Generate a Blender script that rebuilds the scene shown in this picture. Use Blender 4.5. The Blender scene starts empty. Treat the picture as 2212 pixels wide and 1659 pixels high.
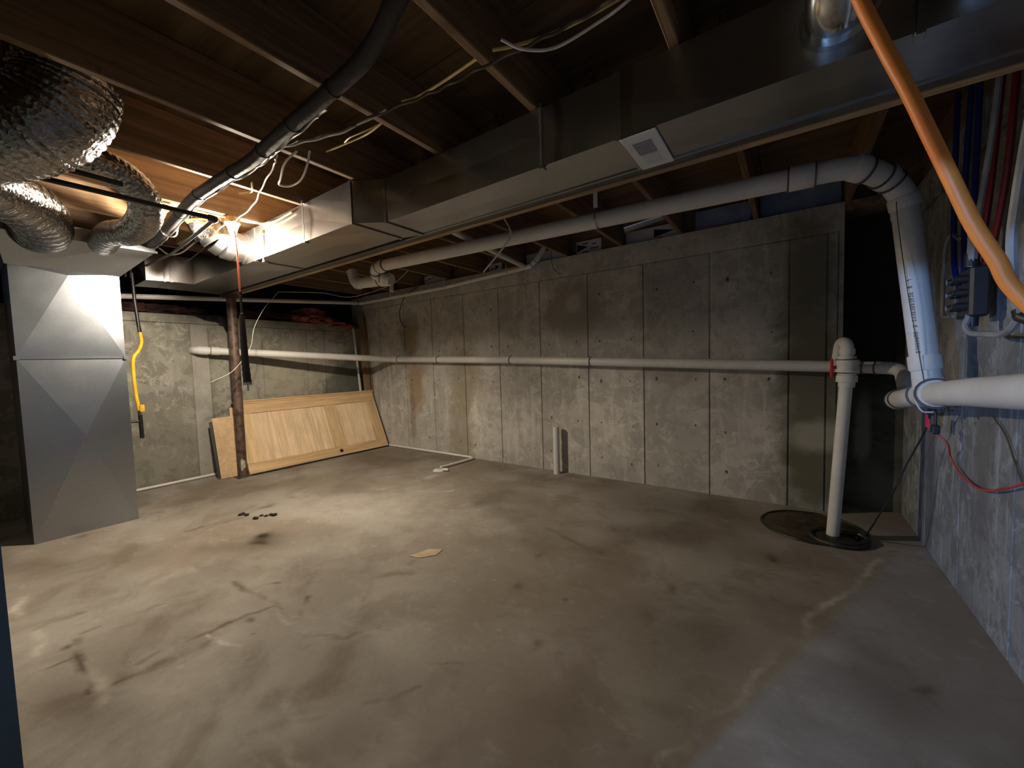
import bpy, bmesh, math, random
import numpy as np
from mathutils import Vector, Matrix, noise as mnoise
random.seed(4)
C = bpy.context.scene.collection
S = bpy.context.scene

# ------------------------------------------------------------------ camera, world, exposure
cam = bpy.data.cameras.new('camera'); cam_ob = bpy.data.objects.new('camera', cam); C.objects.link(cam_ob)
cam.sensor_fit = 'HORIZONTAL'; cam.sensor_width = 36.0; cam.lens = 36.0 * 850 / 2212
cam.clip_start = 0.02; cam.clip_end = 60
R_ = [[0.8198081821, 0.0077467494, -0.5725858297], [0.5719004893, -0.0618158808, 0.8179906034], [-0.0290581291, -0.9980575057, -0.0551075347]]
m = Matrix.Identity(4)
for i in range(3):
    m[i][0] = R_[i][0]; m[i][1] = -R_[i][1]; m[i][2] = -R_[i][2]
m.translation = (0, 0, 1.3)
cam_ob.matrix_world = m
S.camera = cam_ob
w = bpy.data.worlds.new('world'); S.world = w; w.use_nodes = True
w.node_tree.nodes['Background'].inputs[0].default_value = (0.5, 0.6, 0.8, 1)
w.node_tree.nodes['Background'].inputs[1].default_value = 0.02
S.view_settings.view_transform = 'Standard'; S.view_settings.look = 'None'
S.view_settings.exposure = 0.0; S.view_settings.gamma = 1.0; S.view_settings.use_curve_mapping = False
BULB_STRENGTH = 3500.0       # bare lamp by the trunk duct (warm white)
COOL_STRENGTH = 4300.0       # cold white lamp in the back half of the basement
BULB_POS = (-3.5, 1.32, 2.28)
COOL_POS = (-2.12, -3.45, 1.46)

# ------------------------------------------------------------------ node helpers
def mat(name):
    ma = bpy.data.materials.new(name); ma.use_nodes = True
    nt = ma.node_tree; b = nt.nodes['Principled BSDF']
    return ma, nt, b
class N:
    def __init__(s, nt): s.nt = nt; s.l = nt.links.new
    def n(s, t, **k):
        x = s.nt.nodes.new(t)
        for a, v in k.items(): setattr(x, a, v)
        return x
    def put(s, sock, v):
        if isinstance(v, (int, float, tuple, list)): sock.default_value = v
        else: s.l(v, sock)
    def math(s, op, a, b=0.0, c=None, clamp=False):
        x = s.n('ShaderNodeMath', operation=op, use_clamp=clamp)
        s.put(x.inputs[0], a); s.put(x.inputs[1], b)
        if c is not None: s.put(x.inputs[2], c)
        return x.outputs[0]
    def pos(s, scale=(1, 1, 1), obj=False):
        if obj: v = s.n('ShaderNodeTexCoord').outputs['Object']
        else: v = s.n('ShaderNodeNewGeometry').outputs['Position']
        mp = s.n('ShaderNodeMapping'); mp.inputs['Scale'].default_value = scale; s.l(v, mp.inputs[0])
        return mp.outputs[0]
    def noise(s, vec, scale, detail=6, rough=0.6, dist=0.0):
        x = s.n('ShaderNodeTexNoise'); s.l(vec, x.inputs['Vector'])
        x.inputs['Scale'].default_value = scale; x.inputs['Detail'].default_value = detail
        x.inputs['Roughness'].default_value = rough; x.inputs['Distortion'].default_value = dist
        return x.outputs['Fac']
    def ramp(s, f, lo, hi, a=0.0, b=1.0):
        x = s.n('ShaderNodeMapRange', interpolation_type='SMOOTHSTEP'); s.put(x.inputs[0], f)
        x.inputs[1].default_value = lo; x.inputs[2].default_value = hi
        x.inputs[3].default_value = a; x.inputs[4].default_value = b
        return x.outputs[0]
    def mix(s, f, a, b, mode='MIX'):
        x = s.n('ShaderNodeMix', data_type='RGBA', blend_type=mode)
        s.put(x.inputs['Factor'], f)
        s.put(x.inputs[6], a + (1,) if isinstance(a, tuple) and len(a) == 3 else a)
        s.put(x.inputs[7], b + (1,) if isinstance(b, tuple) and len(b) == 3 else b)
        return x.outputs[2]
    def bump(s, h, strength, dist, b):
        x = s.n('ShaderNodeBump'); x.inputs['Strength'].default_value = strength; x.inputs['Distance'].default_value = dist
        s.l(h, x.inputs['Height']); s.l(x.outputs[0], b.inputs['Normal'])

def blob(n, a, b, ca, cb, ra, rb, warp, soft=0.45):
    # mask of an irregular stain centred at (ca, cb) on wall coordinates a, b
    u = n.math('DIVIDE', n.math('SUBTRACT', a, ca), ra); v = n.math('DIVIDE', n.math('SUBTRACT', b, cb), rb)
    d = n.math('SQRT', n.math('ADD', n.math('MULTIPLY', u, u), n.math('MULTIPLY', v, v)))
    d = n.math('ADD', d, n.math('MULTIPLY', n.math('SUBTRACT', warp, 0.5), 1.6))
    return n.ramp(d, 1.0 - soft, 1.0 + soft, 1.0, 0.0)

def simple(name, col, rough=0.5, metal=0.0, var=0.12, vscale=8, bump=0.0, bscale=40, stretch=(1, 1, 1), emit=None, spec=0.5, aniso=0):
    ma, nt, b = mat(name); n = N(nt); v = n.pos(stretch, obj=True)
    f = n.noise(v, vscale, 5)
    dark = tuple(c * (1 - 2.2 * var) for c in col); lite = tuple(min(1, c * (1 + 1.5 * var)) for c in col)
    n.l(n.mix(n.ramp(f, 0.3, 0.7), dark, lite), b.inputs['Base Color'])
    b.inputs['Metallic'].default_value = metal
    n.l(n.ramp(f, 0.2, 0.8, max(0.02, rough - 0.08), min(1, rough + 0.08)), b.inputs['Roughness'])
    b.inputs['Specular IOR Level'].default_value = spec
    if bump: n.bump(n.noise(v, bscale, 4), bump, 0.01, b)
    return ma

def concrete(name, base, stains=(), axis='X', patch=0.5, streak=0.35, warmth=1.0, lime=0.3, spots=0.5, sscale=1.2, lightk=1.38):
    ma, nt, b = mat(name); n = N(nt); p = n.pos()
    sx = n.n('ShaderNodeSeparateXYZ'); n.l(p, sx.inputs[0])
    A = sx.outputs[0] if axis == 'X' else sx.outputs[1]; Z = sx.outputs[2]
    big = n.noise(p, 1.3, 4, 0.6, 0.6); mid = n.noise(p, 5.5, 7, 0.68, 0.5); fine = n.noise(p, 38, 6, 0.75)
    st = n.noise(n.pos((9, 9, 0.9)), sscale, 6, 0.65, 0.2)
    oi = n.n('ShaderNodeObjectInfo').outputs['Random']
    dk = tuple(c * 0.55 for c in base); lt = tuple(min(1, c * lightk) for c in base)
    col = n.mix(n.ramp(big, 0.33, 0.67), tuple(c * 0.74 for c in base), tuple(c * 1.12 for c in base))
    col = n.mix(n.math('MULTIPLY', n.ramp(mid, 0.49, 0.56), patch), col, dk)
    col = n.mix(n.math('MULTIPLY', n.ramp(st, 0.52, 0.68), streak), col, lt)
    col = n.mix(n.math('MULTIPLY', n.ramp(n.noise(p, 7, 9, 0.78, 0.6), 0.53, 0.60), lime), col, lt)
    col = n.mix(n.math('MULTIPLY', n.ramp(n.noise(p, 26, 3, 0.5), 0.67, 0.73), spots), col, tuple(c * 0.3 for c in base))
    col = n.mix(n.ramp(fine, 0.2, 0.8, 0.0, 0.35), col, dk)
    col = n.mix(n.math('MULTIPLY', oi, 0.28), col, dk)
    warp = n.noise(p, 4.0, 5, 0.6, 0.4)
    for (ca, cb, ra, rb, c, amt) in stains:
        mk = blob(n, A, Z, ca, cb, ra, rb, warp)
        col = n.mix(n.math('MULTIPLY', mk, amt), col, c)
    n.l(col, b.inputs['Base Color'])
    b.inputs['Roughness'].default_value = 0.85; b.inputs['Specular IOR Level'].default_value = 0.25
    hh = n.math('ADD', n.math('MULTIPLY', mid, 0.5), n.math('MULTIPLY', fine, 0.5))
    n.bump(hh, 0.35, 0.01, b)
    return ma

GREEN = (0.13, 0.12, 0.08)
M_back = concrete('concrete_back', (0.52, 0.49, 0.44), stains=[
    (-4.72, 1.72, 0.22, 0.30, (0.23, 0.18, 0.10), 0.8), (-4.62, 1.0, 0.17, 0.36, (0.30, 0.19, 0.10), 0.75),
    (-4.72, 0.55, 0.06, 0.35, (0.17, 0.12, 0.06), 0.5),
    (-3.72, 0.35, 0.22, 0.55, (0.22, 0.18, 0.11), 0.6), (-3.62, 1.15, 0.26, 0.45, (0.24, 0.20, 0.12), 0.6),
    (-2.0, 1.85, 0.34, 0.33, (0.26, 0.23, 0.19), 0.75), (-1.98, 1.95, 0.09, 0.09, (0.46, 0.42, 0.37), 0.9),
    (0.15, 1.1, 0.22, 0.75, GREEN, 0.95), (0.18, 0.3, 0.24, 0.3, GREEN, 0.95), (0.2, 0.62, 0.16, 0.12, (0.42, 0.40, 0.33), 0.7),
    (-0.9, 1.15, 0.28, 0.12, (0.26, 0.23, 0.19), 0.5), (0.13, 1.9, 0.2, 0.5, (0.16, 0.145, 0.105), 0.85)], axis='X', patch=0.5, streak=0.5, lime=0.55)
M_recess = concrete('concrete_recess', (0.11, 0.11, 0.08), stains=[(0.52, 0.65, 0.05, 0.3, (0.33, 0.32, 0.24), 0.8), (0.6, 0.2, 0.15, 0.2, (0.2, 0.2, 0.15), 0.6),
    (0.5, 1.8, 0.5, 0.75, (0.02, 0.02, 0.018), 0.9)], patch=0.7, streak=0.3)  # dark greenish concrete, near black in its upper part
M_left = concrete('concrete_left', (0.33, 0.315, 0.265), stains=[
    (2.9, 1.25, 0.5, 0.35, (0.36, 0.32, 0.24), 0.5), (1.4, 0.3, 0.4, 0.5, (0.14, 0.13, 0.1), 0.5), (3.75, 1.0, 0.42, 0.5, (0.10, 0.10, 0.085), 0.85)], axis='Y', patch=0.8, streak=0.35, lime=0.85)
M_leftpale = concrete('concrete_pale', (0.42, 0.40, 0.36), axis='Y', patch=0.15, streak=0.1, lime=0.1)
M_right = concrete('concrete_right', (0.25, 0.26, 0.265), stains=[
    (2.1, 0.5, 0.18, 0.6, (0.10, 0.105, 0.10), 0.8), (1.5, 0.6, 0.15, 0.5, (0.11, 0.115, 0.11), 0.8), (3.6, 0.6, 0.12, 0.8, (0.09, 0.09, 0.10), 0.7),
    (2.75, 0.8, 0.10, 0.5, (0.13, 0.12, 0.10), 0.6)], axis='Y', patch=0.8, streak=0.95, lime=0.7, sscale=2.2, lightk=1.7)
M_plainc = concrete('concrete_plain', (0.2, 0.19, 0.17))

def wood(name, col, rough=0.7, along='Y', contrast=0.5, scale=1.0, knots=0.0):
    ma, nt, b = mat(name); n = N(nt)
    st = {'X': (0.7, 14, 14), 'Y': (14, 0.7, 14), 'Z': (14, 14, 0.7)}[along]
    p = n.pos(tuple(s * scale for s in st), obj=True)
    f = n.noise(p, 1.6, 7, 0.65, 0.8); g = n.noise(n.pos((1, 1, 1), obj=True), 3, 4)
    oi = n.n('ShaderNodeObjectInfo').outputs['Random']
    c = n.mix(n.ramp(f, 0.32, 0.7), tuple(x * (1 - contrast) for x in col), tuple(min(1, x * (1 + 0.25 * contrast)) for x in col))
    c = n.mix(n.math('MULTIPLY', n.ramp(g, 0.45, 0.7), 0.35), c, tuple(x * 0.6 for x in col))
    if knots: c = n.mix(n.math('MULTIPLY', n.ramp(n.noise(n.pos((1, 1, 1), obj=True), 7, 2, 0.4), 0.72, 0.76), knots), c, tuple(x * 0.3 for x in col))
    c = n.mix(n.math('MULTIPLY', oi, 0.25), c, tuple(x * 0.7 for x in col))
    n.l(c, b.inputs['Base Color']); b.inputs['Roughness'].default_value = rough; b.inputs['Specular IOR Level'].default_value = 0.3
    n.bump(f, 0.15, 0.004, b)
    return ma
M_joist = wood('joist_lumber', (0.28, 0.175, 0.095), along='Y', knots=0.7)
M_deck = wood('subfloor_plywood', (0.19, 0.12, 0.06), along='X', scale=0.5)
M_beamwood = wood('beam_lumber', (0.52, 0.36, 0.2), along='X')
M_oakX = wood('oak_along', (0.74, 0.50, 0.27), along='X', contrast=0.35, rough=0.45)
M_oakZ = wood('oak_across', (0.76, 0.54, 0.30), along='Y', contrast=0.35, rough=0.45)
M_bead = wood('pale_oak_strips', (0.85, 0.65, 0.43), along='Y', contrast=0.3, rough=0.5)
M_ply = wood('plywood_board', (0.68, 0.47, 0.27), along='X', contrast=0.25, rough=0.6)
M_stud = wood('old_stud', (0.30, 0.20, 0.12), along='Z')
M_darkedge = simple('dark_rubber_edge', (0.03, 0.03, 0.035), 0.6)

def galv(name, col, rough, bump=0.06, spangle=0.25, bsc=3.0, dist=0.05):
    ma, nt, b = mat(name); n = N(nt); p = n.pos(obj=False)
    vo = n.n('ShaderNodeTexVoronoi'); n.l(p, vo.inputs['Vector']); vo.inputs['Scale'].default_value = 60
    f = n.noise(p, 2.2, 5); sp = n.n('ShaderNodeSeparateColor'); n.l(vo.outputs['Color'], sp.inputs[0])
    c = n.mix(n.math('MULTIPLY', sp.outputs[0], spangle), col, tuple(x * 0.75 for x in col))
    c = n.mix(n.ramp(f, 0.35, 0.75, 0, 0.18), c, tuple(x * 0.8 for x in col))
    n.l(c, b.inputs['Base Color']); b.inputs['Metallic'].default_value = 1.0
    n.l(n.ramp(f, 0.3, 0.7, rough - 0.01, rough + 0.03), b.inputs['Roughness'])
    n.bump(n.noise(p, bsc, 2, 0.5), bump, dist, b)
    return ma
M_galv = galv('galvanised_sheet', (0.37, 0.365, 0.36), 0.29, 0.03, bsc=1.5)
M_galvcol = galv('galvanised_return', (0.42, 0.45, 0.49), 0.30, 0.03, bsc=1.5)
M_galvround = galv('galvanised_round', (0.6, 0.62, 0.65), 0.14, 0.02)
def foil(name, col, sc, st, rough=0.16):
    ma, nt, b = mat(name); n = N(nt); p = n.pos(obj=False)
    vo = n.n('ShaderNodeTexVoronoi'); n.l(n.noise(p, 3, 2) if False else p, vo.inputs['Vector']); vo.inputs['Scale'].default_value = sc
    f = n.noise(p, sc * 0.7, 4, 0.6, 1.0)
    n.l(n.mix(n.ramp(f, 0.3, 0.7), tuple(x * 0.6 for x in col), col), b.inputs['Base Color'])
    b.inputs['Metallic'].default_value = 1.0; b.inputs['Roughness'].default_value = rough
    n.bump(n.math('ADD', f, n.math('MULTIPLY', vo.outputs['Distance'], 0.8)), st, 0.02, b)
    return ma
M_foil = foil('foil_jacket', (0.42, 0.41, 0.41), 55, 0.30, 0.2)
M_foil2 = foil('foil_tape', (0.8, 0.8, 0.8), 14, 0.5, 0.12)

def pvc_mat(name, col):
    ma, nt, b = mat(name); n = N(nt); p = n.pos()
    f = n.noise(p, 3, 5); g = n.noise(p, 22, 5, 0.7)
    c = n.mix(n.ramp(f, 0.35, 0.7), tuple(x * 0.86 for x in col), col)
    c = n.mix(n.math('MULTIPLY', n.ramp(g, 0.58, 0.72), 0.45), c, tuple(x * 0.55 for x in col))
    n.l(c, b.inputs['Base Color']); b.inputs['Roughness'].default_value = 0.45; b.inputs['Specular IOR Level'].default_value = 0.35
    return ma
M_pvc = pvc_mat('white_pvc', (0.72, 0.70, 0.66))
M_pvcjoint = simple('purple_primer_ring', (0.10, 0.09, 0.10), 0.5)
M_print = simple('pipe_print', (0.09, 0.09, 0.10), 0.6)
M_white = simple('white_enamel', (0.75, 0.76, 0.78), 0.45, var=0.04)
M_greycard = simple('grey_grille', (0.34, 0.36, 0.40), 0.7)
M_black = simple('black_rubber', (0.018, 0.018, 0.02), 0.5, bump=0.1)
M_foam_ins = simple('black_foam_sleeve', (0.018, 0.015, 0.016), 0.6, bump=0.25, bscale=30)
M_blackiron = simple('black_iron', (0.012, 0.012, 0.012), 0.4, metal=0.0)
M_copper = simple('bare_copper_line', (0.62, 0.56, 0.55), 0.3, metal=0.9)
M_romex_y = simple('yellow_cable_sheath', (0.72, 0.55, 0.18), 0.5)
M_romex_w = simple('white_cable_sheath', (0.72, 0.69, 0.62), 0.5)
M_brownwire = simple('brown_cable_sheath', (0.10, 0.07, 0.045), 0.5)
M_orange = simple('orange_hose', (0.75, 0.22, 0.035), 0.5, var=0.05, bump=0.05)
M_yellow = simple('yellow_gas_connector', (0.80, 0.48, 0.03), 0.45)
M_red = simple('red_plastic', (0.5, 0.02, 0.02), 0.5)
M_redcord = simple('red_cord', (0.55, 0.06, 0.05), 0.5)
M_pink = simple('pink_tag', (0.75, 0.04, 0.13), 0.5)
M_bluepex = simple('blue_pex', (0.01, 0.02, 0.16), 0.4)
M_redpex = simple('red_pex', (0.22, 0.008, 0.012), 0.4)
M_whitepex = simple('white_pex', (0.27, 0.28, 0.29), 0.4)
M_brass = simple('steel_fitting', (0.6, 0.58, 0.55), 0.25, metal=1)
M_pinkstring = simple('red_pull_cord', (0.75, 0.16, 0.10), 0.6)
M_rust = simple('rusty_brown_paint', (0.10, 0.062, 0.045), 0.5, var=0.3, vscale=14, bump=0.3)
M_palerust = simple('scraped_paint', (0.42, 0.40, 0.33), 0.8, var=0.25, vscale=40)
M_steel = simple('grey_primed_steel', (0.09, 0.085, 0.075), 0.55, var=0.2)
M_insul = simple('pink_fibreglass', (0.27, 0.075, 0.06), 0.95, var=0.35, vscale=6, bump=1.0, bscale=18)
M_insuldark = simple('dark_red_fibreglass', (0.06, 0.02, 0.018), 0.95, var=0.35, vscale=6, bump=1.0, bscale=18)  # darker red tone for the batts on the wall ledge
M_darkboard = simple('cavity_dark_board', (0.012, 0.008, 0.010), 0.9)  # near-black colour for the dark cavity above the left wall
M_plastic = simple('black_poly_sheet', (0.015, 0.015, 0.017), 0.3, bump=0.8, bscale=12)
M_foamw = simple('white_foam_board', (0.62, 0.64, 0.68), 0.7, var=0.05)
M_foam_cool_tint = simple('foam_board_cool_tint', (0.24, 0.30, 0.45), 0.7, var=0.12, vscale=3)  # foam board with the cool blue light put into its colour
M_ink = simple('black_ink', (0.012, 0.01, 0.012), 0.7)
M_porcelain = simple('porcelain', (0.75, 0.5, 0.25), 0.35)
M_box = simple('tan_junction_box', (0.55, 0.33, 0.12), 0.6)
M_sump = simple('wet_pit_cover', (0.055, 0.035, 0.015), 0.35, var=0.4, vscale=10, bump=0.3, bscale=20)
M_mud = simple('muddy_rim', (0.022, 0.018, 0.012), 0.5, var=0.4, bump=0.8, bscale=25)
M_crumb = simple('dark_debris', (0.015, 0.012, 0.008), 0.9)
M_chip = simple('tan_chip', (0.55, 0.43, 0.28), 0.8)
M_cabinet = simple('grey_paint', (0.10, 0.11, 0.10), 0.6)
def emis(name, col, s):
    ma, nt, b = mat(name); b.inputs['Base Color'].default_value = (0, 0, 0, 1)
    b.inputs['Emission Color'].default_value = col + (1,); b.inputs['Emission Strength'].default_value = s
    return ma
M_bulb = emis('lit_bulb', (1.0, 0.87, 0.69), BULB_STRENGTH)
M_cool = emis('lit_cool_globe', (0.26, 0.50, 1.0), COOL_STRENGTH)

# ------------------------------------------------------------------ mesh helpers
def link(name, bm, ma, parent=None, smooth=False, kind=None):
    me = bpy.data.meshes.new(name); bm.normal_update(); bm.to_mesh(me); bm.free()
    me.materials.append(ma)
    if smooth:
        for p in me.polygons: p.use_smooth = True
        try: me.set_sharp_from_angle(angle=math.radians(38))
        except Exception: pass
    o = bpy.data.objects.new(name, me); C.objects.link(o)
    if parent is not None:
        o.parent = parent
        if parent.type == 'EMPTY': o.matrix_parent_inverse = Matrix.Translation(-parent.location)
    if kind: o['kind'] = kind
    return o
def tag(o, label, cat, group=None):
    o['label'] = label; o['category'] = cat
    if group: o['group'] = group
    return o
def empty(name, label, cat, group=None):
    o = bpy.data.objects.new(name, None); C.objects.link(o); o.empty_display_size = 0.05
    return tag(o, label, cat, group)
def based(root, loc):
    # move an Empty to its base; children built in world coordinates stay put
    root.location = loc
    mi = Matrix.Translation(-Vector(loc))
    for ch in root.children: ch.matrix_parent_inverse = mi
def box(bm, x0, x1, y0, y1, z0, z1, bev=0.0):
    vs = [bm.verts.new((x, y, z)) for x in (x0, x1) for y in (y0, y1) for z in (z0, z1)]
    fs = []
    for f in ((0, 1, 3, 2), (4, 6, 7, 5), (0, 4, 5, 1), (2, 3, 7, 6), (0, 2, 6, 4), (1, 5, 7, 3)):
        fs.append(bm.faces.new([vs[i] for i in f]))
    if bev:
        es = list({e for f in fs for e in f.edges})
        bmesh.ops.bevel(bm, geom=es, offset=bev, segments=1, affect='EDGES', profile=0.5)
    return bm
def nb(): return bmesh.new()
def boxo(name, dims, ma, parent=None, bev=0.0, kind=None):
    return link(name, box(nb(), *dims, bev=bev), ma, parent, kind=kind)
def hexa(bm, pts):
    # eight corners: bottom quad then top quad
    v = [bm.verts.new(p) for p in pts]
    for f in ((3, 2, 1, 0), (4, 5, 6, 7), (0, 1, 5, 4), (1, 2, 6, 5), (2, 3, 7, 6), (3, 0, 4, 7)): bm.faces.new([v[i] for i in f])
    return bm
def fillet(pts, rad, seg=8):
    pts = [Vector(p) for p in pts]; out = [pts[0]]
    for i in range(1, len(pts) - 1):
        a, b, c = pts[i - 1], pts[i], pts[i + 1]
        d1 = (a - b); d2 = (c - b); r = min(rad, d1.length * 0.49, d2.length * 0.49)
        p1 = b + d1.normalized() * r; p2 = b + d2.normalized() * r
        for k in range(seg + 1):
            t = k / seg; out.append((1 - t) ** 2 * p1 + 2 * t * (1 - t) * b + t * t * p2)
    out.append(pts[-1]); return out
def catmull(pts, seg=8):
    P = [Vector(p) for p in pts]; P = [P[0] * 2 - P[1]] + P + [P[-1] * 2 - P[-2]]; out = []
    for i in range(1, len(P) - 2):
        for k in range(seg):
            t = k / seg; a, b, c, d = P[i - 1:i + 3]
            out.append(0.5 * ((2 * b) + (c - a) * t + (2 * a - 5 * b + 4 * c - d) * t * t + (3 * b - a - 3 * c + d) * t ** 3))
    out.append(P[-2]); return out
def tube(bm, pts, r, n=14, caps=True, rf=None):
    pts = [Vector(p) for p in pts]; T = []
    for i in range(len(pts)):
        a = pts[max(0, i - 1)]; b = pts[min(len(pts) - 1, i + 1)]; T.append((b - a).normalized())
    u = T[0].orthogonal().normalized(); rings = []; L = 0.0
    for i, p in enumerate(pts):
        if i: L += (p - pts[i - 1]).length
        u = (u - T[i] * u.dot(T[i])).normalized(); v = T[i].cross(u)
        ring = []
        for k in range(n):
            a = 2 * math.pi * k / n
            rr = r(i / (len(pts) - 1)) if callable(r) else r
            if rf: rr *= rf(L, a)
            ring.append(bm.verts.new(p + (u * math.cos(a) + v * math.sin(a)) * rr))
        rings.append(ring)
    for i in range(len(rings) - 1):
        for k in range(n):
            bm.faces.new((rings[i][k], rings[i][(k + 1) % n], rings[i + 1][(k + 1) % n], rings[i + 1][k]))
    if caps:
        bm.faces.new(list(reversed(rings[0]))); bm.faces.new(rings[-1])
    return bm
def tubeo(name, pts, r, ma, parent=None, n=14, smooth=True, caps=True, rf=None):
    return link(name, tube(nb(), pts, r, n, caps, rf), ma, parent, smooth)
def sphere(bm, c, r, sub=2, sc=(1, 1, 1), rough=0.0, seed=0):
    o = bmesh.ops.create_icosphere(bm, subdivisions=sub, radius=1.0)
    for v in o['verts']:
        k = 1 + (rough * mnoise.noise(v.co * 2.3 + Vector((seed, 0, 0))) if rough else 0)
        v.co = Vector((v.co.x * r * sc[0] * k + c[0], v.co.y * r * sc[1] * k + c[1], v.co.z * r * sc[2] * k + c[2]))
    return bm
def along(pts, d):
    # point and direction at distance d along a polyline
    pts = [Vector(p) for p in pts]
    for a, b in zip(pts, pts[1:]):
        L = (b - a).length
        if d <= L or b is pts[-1]: return a + (b - a) * (d / L), (b - a).normalized()
        d -= L
def ring_at(p, d, r, wdt): return [Vector(p) - Vector(d) * wdt / 2, Vector(p) + Vector(d) * wdt / 2]

# ------------------------------------------------------------------ floor (fine grid; stains, pale cement streaks and broad dark and pale zones as attributes)
def axis_pts(segs):
    out = []
    for a, b, s in segs: out += list(np.arange(a, b, s))
    out.append(segs[-1][1]); return np.array(out)
gx = axis_pts([(-6.3, -5.9, 0.1), (-5.9, -3.6, 0.03), (-3.6, -0.2, 0.0145), (-0.2, 0.86, 0.02)])
gy = axis_pts([(-4.5, 0.0, 0.25), (0.0, 1.4, 0.0145), (1.4, 4.0, 0.025), (4.0, 4.4, 0.05)])
GX, GY = np.meshgrid(gx, gy, indexing='ij')
def vnoise(x, y, sc, seed):
    rs = np.random.RandomState(seed); g = rs.rand(256, 256); u = x * sc + 100; v = y * sc + 100
    iu = np.floor(u).astype(int); iv = np.floor(v).astype(int); fu = u - iu; fv = v - iv
    fu = fu * fu * (3 - 2 * fu); fv = fv * fv * (3 - 2 * fv); a = lambda i, j: g[i % 256, j % 256]
    return (a(iu, iv) * (1 - fu) + a(iu + 1, iv) * fu) * (1 - fv) + (a(iu, iv + 1) * (1 - fu) + a(iu + 1, iv + 1) * fu) * fv
def fbm(x, y, sc, seed, o=4): return sum(vnoise(x, y, sc * 2 ** i, seed + i) / 2 ** i for i in range(o)) / sum(1 / 2 ** i for i in range(o))
WX = GX + (fbm(GX, GY, 6, 5) - 0.5) * 0.10; WY = GY + (fbm(GX, GY, 6, 15) - 0.5) * 0.10
br = 0.35 + 0.65 * np.clip((fbm(GX, GY, 9, 33) - 0.35) * 3.2, 0, 1)
dark = np.clip((fbm(GX * 1.0, GY * 1.6, 1.3, 70, 5) - .52) * 2.2, 0, .35); pale = np.zeros_like(GX)
def segm(arr, pts, wd, amt):
    for a, b in zip(pts, pts[1:]):
        ax, ay, bx, by = a[0], a[1], b[0], b[1]; dx, dy = bx - ax, by - ay
        t = np.clip(((WX - ax) * dx + (WY - ay) * dy) / (dx * dx + dy * dy), 0, 1)
        d = np.hypot(WX - ax - t * dx, WY - ay - t * dy)
        np.maximum(arr, min(1, amt * 1.25) * br * np.exp(-(d / wd) ** 2), out=arr)
def spot(arr, x, y, rx, ry, amt, ang=0.0, hard=1.0):
    c, s = math.cos(ang), math.sin(ang); u = (WX - x) * c + (WY - y) * s; v = -(WX - x) * s + (WY - y) * c
    np.maximum(arr, amt * np.exp(-((u / rx) ** 2 + (v / ry) ** 2) ** hard), out=arr)
for pts, wd, amt in [([(-2.912, .317), (-2.869, .508), (-2.888, .895)], .014, .55), ([(-2.783, .945), (-2.408, .932), (-2.155, .949), (-2.044, .965), (-2.25, 1.1)], .015, .75),
    ([(-2.378, .408), (-2.34, .643), (-2.316, .916)], .018, .7), ([(-2.866, .288), (-2.563, .256), (-2.335, .258)], .022, .9), ([(-2.65, .08), (-2.72, .171), (-2.687, .258)], .02, .7),
    ([(-1.903, .904), (-1.739, 1.018), (-1.667, 1.163)], .013, .55), ([(-1.84, .871), (-1.739, 1.018)], .012, .6), ([(-1.397, 1.071), (-1.112, 1.208)], .008, .4),
    ([(-3.154, .184), (-3.177, .244), (-3.12, .337)], .02, .6), ([(-4.012, 1.065), (-3.92, 1.398)], .02, .6), ([(-1.99, 1.631), (-2.052, 1.848)], .012, .4),
    ([(-2.151, 1.37), (-1.913, 1.565)], .03, .35), ([(-2.32, .324), (-2.252, .538), (-2.251, .625)], .03, .7), ([(-1.547, 2.59), (-1.241, 2.496), (-1.007, 2.438)], .02, .45),
    ([(.206, 1.988), (.344, 1.997), (.482, 2.062)], .03, .7), ([(-1.531, .506), (-1.485, .663), (-1.172, 1.0)], .02, .5)]: segm(dark, pts, wd, amt)
for pts, wd, amt in [([(-3.16, .18), (-2.876, .189)], .02, .6), ([(-2.34, .643), (-2.109, .717)], .008, .9), ([(-2.363, .5), (-2.19, .513)], .007, .7),
    ([(-2.499, .282), (-2.336, .285), (-2.204, .29)], .025, .7), ([(-1.603, .564), (-1.454, .577), (-1.293, .575)], .016, .5), ([(-1.641, .695), (-1.548, .669), (-1.465, .653)], .02, .5),
    ([(-3.669, .137), (-3.355, .165)], .02, .6), ([(-1.51, .491), (-1.37, .525)], .006, .6), ([(-3.64, 2.505), (-3.5, 2.56)], .018, .8), ([(-2.93, 2.79), (-2.8, 2.9)], .015, .8),
    ([(-2.06, .92), (-2.2, .935), (-2.02, .99)], .012, .6), ([(-.338, 1.205), (-.079, 1.832), (.195, 2.561), (.493, 3.255)], .014, .65)]: segm(pale, pts, wd, amt)  # last pale line is painted along the edge of the cool light
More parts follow.
